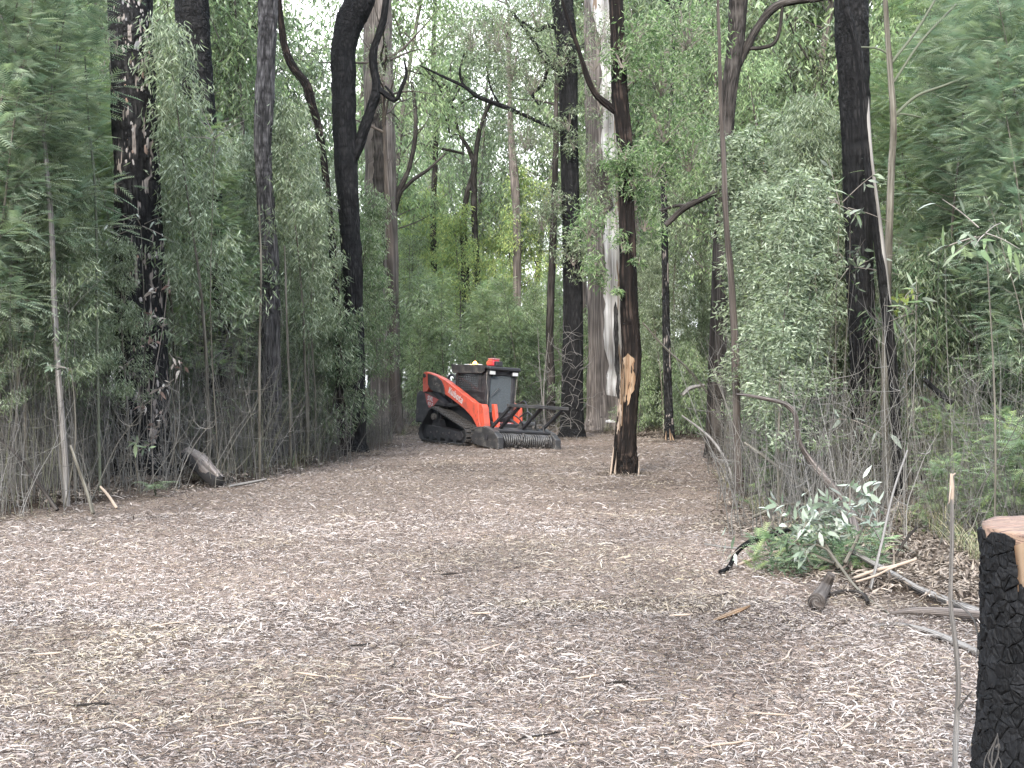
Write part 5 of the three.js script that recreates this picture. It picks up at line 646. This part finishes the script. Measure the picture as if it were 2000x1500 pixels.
stick('leaning_sapling', 'thin green stem leaning down from the red-barked trunk to the silvery branch', 'stem', [[1600, 978, 14.5, 8], [1560, 948, 14.8, 8], [1510, 905, 15.2, 7], [1455, 865, 15.6, 6]], M.stem, {});
stick('leaning_sapling', 'pale thin stem leaning over the clearing left of the red-barked trunk', 'stem', [[1437, 960, 18, 5], [1420, 905, 18.4, 6], [1398, 868, 18.8, 6], [1370, 840, 19.2, 5], [1332, 812, 19.6, 3]], M.weathered, {});
stick('long_thin_stem', 'long thin bare stem leaning across beside the slim black trunk', 'stem', [[1400, 790, 27, 4], [1345, 722, 27, 4], [1300, 680, 27, 4], [1255, 630, 27, 3]], M.stem, {});
stick('dead_branch', 'short grey broken branch hanging by the far thicket, right of the slim black trunk', 'branch', [[1333, 772, 31, 8], [1348, 758, 31, 8], [1376, 752, 31, 6]], M.weathered, {});
stick('dark_dead_branch', 'dark charred branch caught in the far right thicket', 'branch', [[1806, 742, 14.5, 10], [1830, 764, 14.5, 11], [1860, 788, 14.5, 9]], M.char, { amp: 0.35 });
stick('dead_tree', 'short dark dead stem standing at the clearing edge, left of the red-barked trunk', 'stem', [[1387, null, 24.5, 9], [1386, 870, 24.5, 9], [1384, 800, 24.5, 7]], M.dark, {});
// left side
stick('pale_sapling', 'tall pale slender sapling stem at the left edge of the thicket', 'sapling', [[131, null, 16.2, 13], [128, 900, 16.2, 13], [118, 780, 16.2, 12], [107, 620, 16.2, 11], [101, 450, 16.2, 11], [92, 340, 16.2, 9], [82, 250, 16.2, 8], [40, 130, 16.2, 7], [4, 36, 16.2, 6], [-20, -40, 16.2, 5]], M.weathered, { step: 0.1, amp: 0.12, twigs: [[[84, 260, 16.2, 4], [100, 180, 16.2, 3], [112, 80, 16.2, 2]], [[60, 180, 16.2, 3], [48, 200, 16.1, 2]]] });
stick('thin_pale_sapling', 'thin green-grey sapling stem between the tall pale stem and thick flaking trunk', 'sapling', [[196, null, 17.4, 6], [190, 700, 17.4, 6], [186, 380, 17.4, 5], [172, 220, 17.4, 5], [166, 110, 17.4, 3]], M.greenStem, { step: 0.12 });
stick('white_dead_stick', 'white dead stick standing at the left edge of the clearing, below the forked tree', 'stick', [[601, null, 26.6, 7], [599, 860, 26.6, 8], [600, 810, 26.6, 8], [595, 775, 26.6, 7], [598, 766, 26.6, 4]], M.weathered, { amp: 0.4 });
stick('slender_stem', 'slender grey stem in front of the grey flaky trunk', 'stem', [[508, null, 20.6, 5], [507, 700, 20.6, 5], [510, 520, 20.6, 4], [506, 400, 20.6, 3]], M.stem, {});
stick('slender_stem', 'slender grey stem standing just right of the grey flaky trunk', 'stem', [[568, null, 22.5, 5], [566, 780, 22.5, 5], [560, 620, 22.5, 4], [556, 480, 22.5, 3]], M.stem, {});
stick('dark_fallen_stick', 'dark stick leaning in the bottom left corner of the thicket', 'stick', [[112, 996, 15, 8], [70, 938, 15.2, 8], [30, 885, 15.3, 7], [-10, 852, 15.4, 6]], M.dark, {});
stick('dark_fallen_stick', 'steep dark stick leaning against the undergrowth right of the tall pale stem', 'stick', [[182, 1002, 15.3, 8], [168, 955, 15.5, 7], [150, 905, 15.6, 6], [138, 870, 15.7, 4]], M.stem, {});
stick('pale_fallen_stick', 'short pale stick slanting at the foot of the left thicket', 'stick', [[228, 992, 16, 6], [210, 966, 16.1, 6], [196, 950, 16.2, 4]], M.palewood, {});
{ // old hollow log end by the thick trunk
  const d = 19.2, t = thing('hollow_log', 'short grey hollow log end, dark inside, at the foot of the thick flaking trunk', 'log', G(398, d)), q = [[P(428, 942, d - 0.2), 0.11], [P(410, 925, d), 0.14], [P(392, 907, d + 0.25), 0.15], [P(368, 888, d + 0.6), 0.13]].map(([p, r]) => [p.sub(t.position), r]);
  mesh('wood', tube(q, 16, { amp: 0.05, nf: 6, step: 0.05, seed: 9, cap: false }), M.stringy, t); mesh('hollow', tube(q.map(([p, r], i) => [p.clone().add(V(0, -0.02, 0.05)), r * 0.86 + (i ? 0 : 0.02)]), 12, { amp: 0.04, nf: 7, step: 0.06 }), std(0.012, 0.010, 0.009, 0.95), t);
}
{ // bracken fern
  const d = 17.5, base = G(306, d), lv = new Leaves(), r = rngOf(88), t = thing('fern', 'bright green fern frond at the foot of the thick flaking trunk', 'fern', base), st = [];
  for (const [az, len, el] of [[0.2, 0.42, 0.45], [2.9, 0.36, 0.5], [1.2, 0.34, 0.35], [0.7, 0.3, 0.7]]) { const dir = V(Math.cos(az), el, Math.sin(az)).normalize(), o = V(0, 0.12, 0.1), tip = o.clone().addScaledVector(dir, len).add(V(0, -0.1, 0)); st.push(tube([[V(0, -0.05, 0), 0.006], [o, 0.005], [o.clone().addScaledVector(dir, len * 0.5), 0.004], [tip, 0.002]], 4)); for (let i = 0; i < 11; i++) { const f = i / 11, p = o.clone().lerp(tip, f).add(V(0, 0.06 * Math.sin(f * 3.1), 0)), s = V(-Math.sin(az), 0, Math.cos(az)), l = 0.17 * (1 - f * 0.85); for (const k of [-1, 1]) lv.frond(p, s.clone().multiplyScalar(k).addScaledVector(dir, 0.5).add(V(0, -0.15, 0)).normalize(), V(0, 1, 0), l, shade([[0.16, 0.26, 0.10], [0.20, 0.30, 0.13]], r, 0.15), 6); } }
  mesh('stem', mg(st), M.greenStem, t); mesh('frond', lv.geo(), M.frond, t);
}
// sprays of large leaves, each leaf a piece of its own
function leafGeo(L, W, bend) { const lv = new Leaves(); lv.bent(V(0, 0, 0), V(0, 0, 1), V(0, 1, 0), L, W, [1, 1, 1], bend); const g = lv.geo(); g.deleteAttribute('color'); return g; }
const bladeForms = [leafGeo(1, 0.34, 0.35), leafGeo(1, 0.40, 0.7), leafGeo(1, 0.3, -0.25), leafGeo(1, 0.36, 0.1)], slimForms = [leafGeo(1, 0.2, 0.2), leafGeo(1, 0.24, 0.45), leafGeo(1, 0.18, 0.1)];
const blade = (c, rough = 0.6) => new THREE.MeshPhysicalMaterial({ color: lin(...c), roughness: 0.92, transmission: 0.25, thickness: 0, side: THREE.DoubleSide, specularIntensity: 0.5 });
const SILVER = [[0.29, 0.32, 0.26], [0.22, 0.255, 0.195], [0.15, 0.185, 0.13], [0.085, 0.115, 0.07], [0.36, 0.385, 0.325]].map(c => blade(c, 0.6)), FRESH = [[0.13, 0.18, 0.08], [0.165, 0.205, 0.115], [0.09, 0.135, 0.058], [0.20, 0.235, 0.16]].map(c => blade(c)), OLIVE = [[0.095, 0.118, 0.075], [0.135, 0.158, 0.11], [0.19, 0.21, 0.168], [0.07, 0.09, 0.055]].map(c => blade(c));
function spray(t, at, out, n, len, spread, forms, mats, r, L = 0.09) {
  const tip = at.clone().addScaledVector(out, len); mesh('twig', tube([[at, 0.006], [at.clone().lerp(tip, 0.5).add(V(0, 0.03 * len, 0)), 0.0045], [tip, 0.002]], 4, { cap: false }), M.twig, t);
  for (let i = 0; i < n; i++) { const o = mesh('leaf', forms[Math.floor(r() * forms.length)], mats[Math.floor(r() * mats.length)], t); o.position.copy(at).lerp(tip, 0.15 + 0.85 * r()).addScaledVector(randDir(r), spread * r()); const d = out.clone().multiplyScalar(0.5).add(randDir(r)); d.y = d.y * 0.7 - 0.05; o.lookAt(t.position.clone().add(o.position).add(d)); o.rotateZ((r() - 0.5) * 2.4); o.scale.setScalar(L * (0.65 + 0.7 * r())); }
}
{ // the cut silvery branch thrown on the edge
  const r = rngOf(55), b = G(1605, 10.3), t = thing('cut_branch', 'heap of cut branches with pale silvery leaves on the right edge of the clearing', 'branch', b);
  mesh('stem', mg([tube([[P(1640, 1110, 10).sub(b), 0.022], [P(1610, 1060, 10.2).sub(b), 0.016], [P(1590, 1010, 10.4).sub(b), 0.01]], 7), tube([[P(1650, 1100, 10).sub(b), 0.018], [P(1680, 1040, 10.3).sub(b), 0.012], [P(1700, 990, 10.5).sub(b), 0.006]], 6), tube([[P(1630, 1100, 10).sub(b), 0.016], [P(1560, 1070, 10.2).sub(b), 0.01], [P(1500, 1030, 10.6).sub(b), 0.005]], 6)]), M.stem, t);
  const spots = [[1590, 1020, 26], [1620, 1005, 26], [1600, 1050, 26], [1570, 1000, 16], [1650, 1000, 20], [1640, 1040, 20], [1560, 1040, 16], [1690, 985, 16], [1540, 1000, 6], [1522, 1012, 4], [1620, 1075, 14], [1580, 1085, 12], [1588, 1138, 10], [1420, 1082, 5], [1660, 975, 10], [1700, 1020, 12], [1540, 1060, 8], [1500, 1024, 3], [1405, 1068, 3]];
  for (const [x, y, n] of spots) { const z = 10.2 + (r() - 0.5) * 0.7; spray(t, P(x, y + 12, z).sub(b), V((r() - 0.5) * 1.4, 0.5 + r() * 0.5, 0.5 * r()).normalize(), Math.round(n * 1.25), 0.17, 0.12, bladeForms, SILVER, r, 0.105); }
  const lv = new Leaves(); for (let i = 0; i < 900; i++) { const x = 1500 + r() * 230, y = 1030 + r() * 100, p = P(x, y, 10.3 + (r() - 0.3) * 0.9).sub(b); p.y = Math.max(0.02, p.y); const dd = randDir(r); lv.leaf(p, dd, randDir(r), 0.05 + 0.05 * r(), 0.02, shade([[0.10, 0.15, 0.08], [0.07, 0.11, 0.055], [0.16, 0.21, 0.13]], r)); } for (let i = 0; i < 260; i++) { const x = 1470 + r() * 270, y = 1050 + r() * 70, p = P(x, y, 10.3 + (r() - 0.3) * 0.8).sub(b); p.y = Math.max(0.03, p.y); const dd = randDir(r); dd.y = Math.abs(dd.y) * 0.5; lv.frond(p, dd.normalize(), V(0, 1, 0), 0.16, shade(PAL.wattle, r), 7); } mesh('foliage', lv.geo(), M.leaf, t);
}
const leafy = (name, label, cat, x, y, d, n, R, forms, mats, seed, L, group) => { const r = rngOf(seed), b = G(x, d), at = P(x, y, d).sub(b), t = thing(name, label, cat, b, 0, group); mesh('stem', tube([[V((r() - 0.5) * 0.2, -0.05, 0), 0.009], [at.clone().multiplyScalar(0.5).add(V((r() - 0.5) * 0.15, 0, 0)), 0.008], [at, 0.004]], 5), M.stem, t); const k = Math.max(2, Math.round(n / 7)); for (let i = 0; i < k; i++) { const o = randDir(r); o.y = o.y * 0.6 + 0.1; spray(t, at.clone().addScaledVector(o, R * 0.3 * r()), o.normalize(), 7, R, R * 0.3, forms, mats, r, L); } return t; };
leafy('leafy_seedling', 'gum seedling with bright pale leaves just right of the leaning charred stem', 'seedling', 1790, 610, 15.4, 40, 0.4, slimForms, SILVER.slice(0, 3).concat(FRESH), 301, 0.17);
leafy('leafy_seedling', 'gum seedling with large pale leaves hanging at the right edge, above the stump', 'seedling', 1925, 455, 9.6, 42, 0.42, slimForms, OLIVE.concat(FRESH), 302, 0.15);
leafy('leafy_seedling', 'yellow-green leafy shoot right of the leaning charred stem, below the bright pale leaves', 'seedling', 1765, 585, 16.6, 30, 0.35, bladeForms, [blade([0.13, 0.17, 0.04]), blade([0.17, 0.21, 0.05])], 303, 0.12);
leafy('leafy_seedling', 'gum seedling with broad olive leaves low between the thick right trunk and bent sapling', 'seedling', 1665, 820, 14.6, 24, 0.4, bladeForms, OLIVE, 304, 0.17);
leafy('leafy_seedling', 'small yellow-green gum seedling beside the bent broken sapling', 'seedling', 1515, 850, 16.4, 18, 0.3, slimForms, FRESH, 305, 0.14);
leafy('leafy_seedling', 'pale leafy gum top high in front of the thick right trunk', 'seedling', 1640, 400, 15.8, 56, 0.6, bladeForms, FRESH.concat(OLIVE), 306, 0.14);
leafy('leafy_seedling', 'pale-leaved shoot on the left edge beside the tall pale stem', 'seedling', 140, 720, 15.9, 18, 0.25, bladeForms, SILVER.slice(1, 4), 307, 0.12);
leafy('leafy_seedling', 'dark green broad-leaved shoot beside the fern under the thick flaking trunk', 'seedling', 262, 885, 17.7, 16, 0.3, bladeForms, FRESH.concat(OLIVE), 308, 0.16);
leafy('leafy_seedling', 'pale drooping gum shoot in front of the thick flaking trunk, halfway up', 'seedling', 275, 440, 18.9, 44, 0.55, slimForms, SILVER.slice(1).concat(OLIVE), 309, 0.15);
leafy('leafy_seedling', 'pale drooping gum shoot between the thick flaking trunk and grey trunk', 'seedling', 420, 270, 19.5, 60, 0.7, slimForms, OLIVE.concat(SILVER.slice(1, 3)), 310, 0.15);
{ // dry brown leaves caught on the thick trunk's low shoots
  const r = rngOf(71), b = G(300, 18.9), t = thing('dead_shoot', 'dead shoot with pink and cream dry leaves in front of the thick flaking trunk', 'shoot', b), mats = [[0.22, 0.15, 0.12], [0.28, 0.24, 0.20], [0.15, 0.095, 0.075], [0.33, 0.30, 0.26]].map(c => blade(c, 0.8));
  for (const [x, y, n] of [[310, 560, 9], [330, 545, 6], [300, 610, 8], [305, 650, 12], [330, 690, 8], [300, 780, 14], [318, 800, 12], [290, 820, 10], [340, 740, 9], [260, 700, 5], [310, 850, 6]]) spray(t, P(x, y, 18.9 + (r() - 0.5) * 0.3).sub(b), V(r() - 0.5, -0.3, r() * 0.4).normalize(), n, 0.25, 0.12, bladeForms, mats, r, 0.11);
  mesh('stem', mg([tube([[V(0, -0.05, 0), 0.012], [P(296, 780, 18.9).sub(b), 0.009], [P(318, 640, 18.9).sub(b), 0.007], [P(330, 540, 18.9).sub(b), 0.004]], 5)]), M.twig, t);
}
{ // grey dead twigs before the straight black tree
  const r = rngOf(19), b = G(1072, 34.5), t = thing('dead_twig_bush', 'bush of curling grey dead twigs in front of the straight black tree', 'bush', b), gs = [];
  for (let i = 0; i < 70; i++) { let p = P(1050 + r() * 95, 860 - r() * 210, 34.4 + r() * 0.8).sub(b), d = V((r() - 0.5) * 2, r() * 0.8, r() - 0.5).normalize(); const q = [[p, 0.012]]; for (let k = 1; k < 6; k++) { d.add(randDir(r).multiplyScalar(0.6)).normalize(); p = p.clone().addScaledVector(d, 0.14 + 0.1 * r()); q.push([p, 0.012 - 0.002 * k]); } gs.push(tube(q, 3, { cap: false })); }
  gs.push(tube([[V(-0.1, -0.05, 0), 0.022], [P(1062, 760, 34.5).sub(b), 0.016], [P(1072, 650, 34.5).sub(b), 0.006]], 5), tube([[V(0, -0.05, 0), 0.02], [P(1058, 770, 34.6).sub(b), 0.014], [P(1050, 640, 34.6).sub(b), 0.006]], 5)); mesh('stem', mg(gs), M.weathered, t);
}
{ // larger pieces lying about on the mulch, one by one
  const r = rngOf(1234), list = [[180, 1390, 90, -3, 'dark'], [470, 1430, 60, 30, 'pale'], [782, 1418, 46, -24, 'pale'], [855, 1370, 40, -50, 'pale'], [960, 1278, 34, 50, 'pale'], [1145, 1335, 46, 8, 'pale'], [1260, 1380, 50, -6, 'pale'], [1050, 1445, 60, 22, 'dark'], [1210, 1345, 40, -4, 'dark'], [760, 1100, 30, 60, 'pale'], [1065, 1110, 26, -70, 'pale'], [325, 1225, 46, 30, 'pale'], [90, 1285, 60, 3, 'pale'], [600, 1335, 44, -40, 'pale'], [880, 1125, 40, 4, 'dark'], [1500, 1400, 70, -20, 'pale'], [1540, 1290, 40, 60, 'pale'], [1650, 1420, 60, 50, 'pale'], [1745, 1345, 44, 75, 'pale'], [1420, 1460, 80, 15, 'pale'], [1330, 1215, 44, 3, 'pale'], [940, 1210, 36, -8, 'pale'], [120, 1045, 46, 4, 'dark'], [700, 1270, 40, 12, 'dark']];
  const where = ['far left foreground', 'left foreground', 'bottom middle']; const seen = {}, last = {}, firstOf = {};
  for (const [x, y, w, rot, c] of list) {
    const d = EYE * F / (y - 750), k = d / F, b = G(x, d), a = rot * Math.PI / 180, L = w * k * (1 + Math.abs(Math.sin(a)) * 1.4), col = Math.round(x / 20) * 20;
    const side = x < 350 ? 'on the far left' : x < 700 ? 'left of the middle' : x < 1100 ? 'near the middle' : x < 1400 ? 'right of the middle' : 'toward the black stump', dep = y > 1400 ? 'nearest the viewer' : y > 1300 ? 'in the foreground' : y > 1200 ? 'halfway out' : 'farther out';
    const key = c + side + dep, ord = seen[key] = (seen[key] ?? 0) + 1;
    const t = thing(c === 'dark' ? 'dark_stick' : 'wood_splinter', `${c === 'dark' ? 'dark stick' : 'pale wood splinter'} on the mulch ${side}, ${dep}${ord > 1 ? ', the ' + (x > last[key] ? 'right' : 'left') + ' one' : ''}`, c === 'dark' ? 'stick' : 'splinter', b.add(V(0, 0.025, 0)), a, 'larger wood pieces on the mulch'); last[key] = x; firstOf[key] ??= [t, x]; if (ord > 1) firstOf[key][0].userData.label = `${c === 'dark' ? 'dark stick' : 'pale wood splinter'} on the mulch ${side}, ${dep}, ${firstOf[key][1] < x ? 'left' : 'right'} one`;
    mesh('wood', tube([[V(-L / 2, 0, 0), 0.0015], [V(-L / 4, 0.004, L * (0.06 - 0.12 * r())), 0.004 + 0.004 * r()], [V(L / 5, 0.008, L * (0.05 - 0.1 * r())), 0.005 + 0.004 * r()], [V(L / 2, 0.012, L * (0.08 - 0.16 * r())), 0.001]], 5, { amp: 0.007, nf: 34, step: 0.01, seed: Math.floor(x) }), c === 'dark' ? M.dark : M.palewood, t);
  }
}

stick('fallen_limb', 'long thin brown limb lying along the right verge behind the silvery branch', 'limb', [[1470, 1010, 13.4, 6], [1540, 985, 13.2, 6], [1640, 1000, 12.6, 7], [1740, 1050, 11.6, 7], [1800, 1090, 10.8, 6]], M.stem, { twigs: [[[1640, 1000, 12.6, 4], [1670, 960, 12.6, 3], [1690, 935, 12.6, 2]]] });
stick('fallen_limb', 'thin pale limb propped up right of the silvery branch', 'limb', [[1700, 1150, 9.3, 6], [1722, 1060, 9.6, 6], [1745, 960, 10, 5], [1772, 880, 10.4, 4]], M.weathered, { twigs: [[[1738, 990, 9.9, 3], [1770, 965, 9.9, 2]], [[1722, 1060, 9.6, 3], [1705, 1030, 9.6, 2]]] });
stick('fallen_limb', 'dark thin limb slanting behind the fallen grey pole', 'limb', [[1750, 1085, 10.4, 5], [1765, 1060, 10.4, 6], [1790, 1030, 10.5, 5]], M.dark, {});
stick('fallen_limb', 'grey limb lying along the foot of the left thicket by the hollow log', 'limb', [[446, 950, 18.9, 6], [480, 944, 19, 6], [520, 936, 19.3, 4]], M.weathered, {});

leafy('leafy_seedling', 'olive leafy gum top hiding the middle of the thick right-hand trunk', 'seedling', 1660, 520, 17.8, 84, 0.6, bladeForms, OLIVE.concat(FRESH.slice(0, 3)), 320, 0.13);

renderer.render(scene, camera);
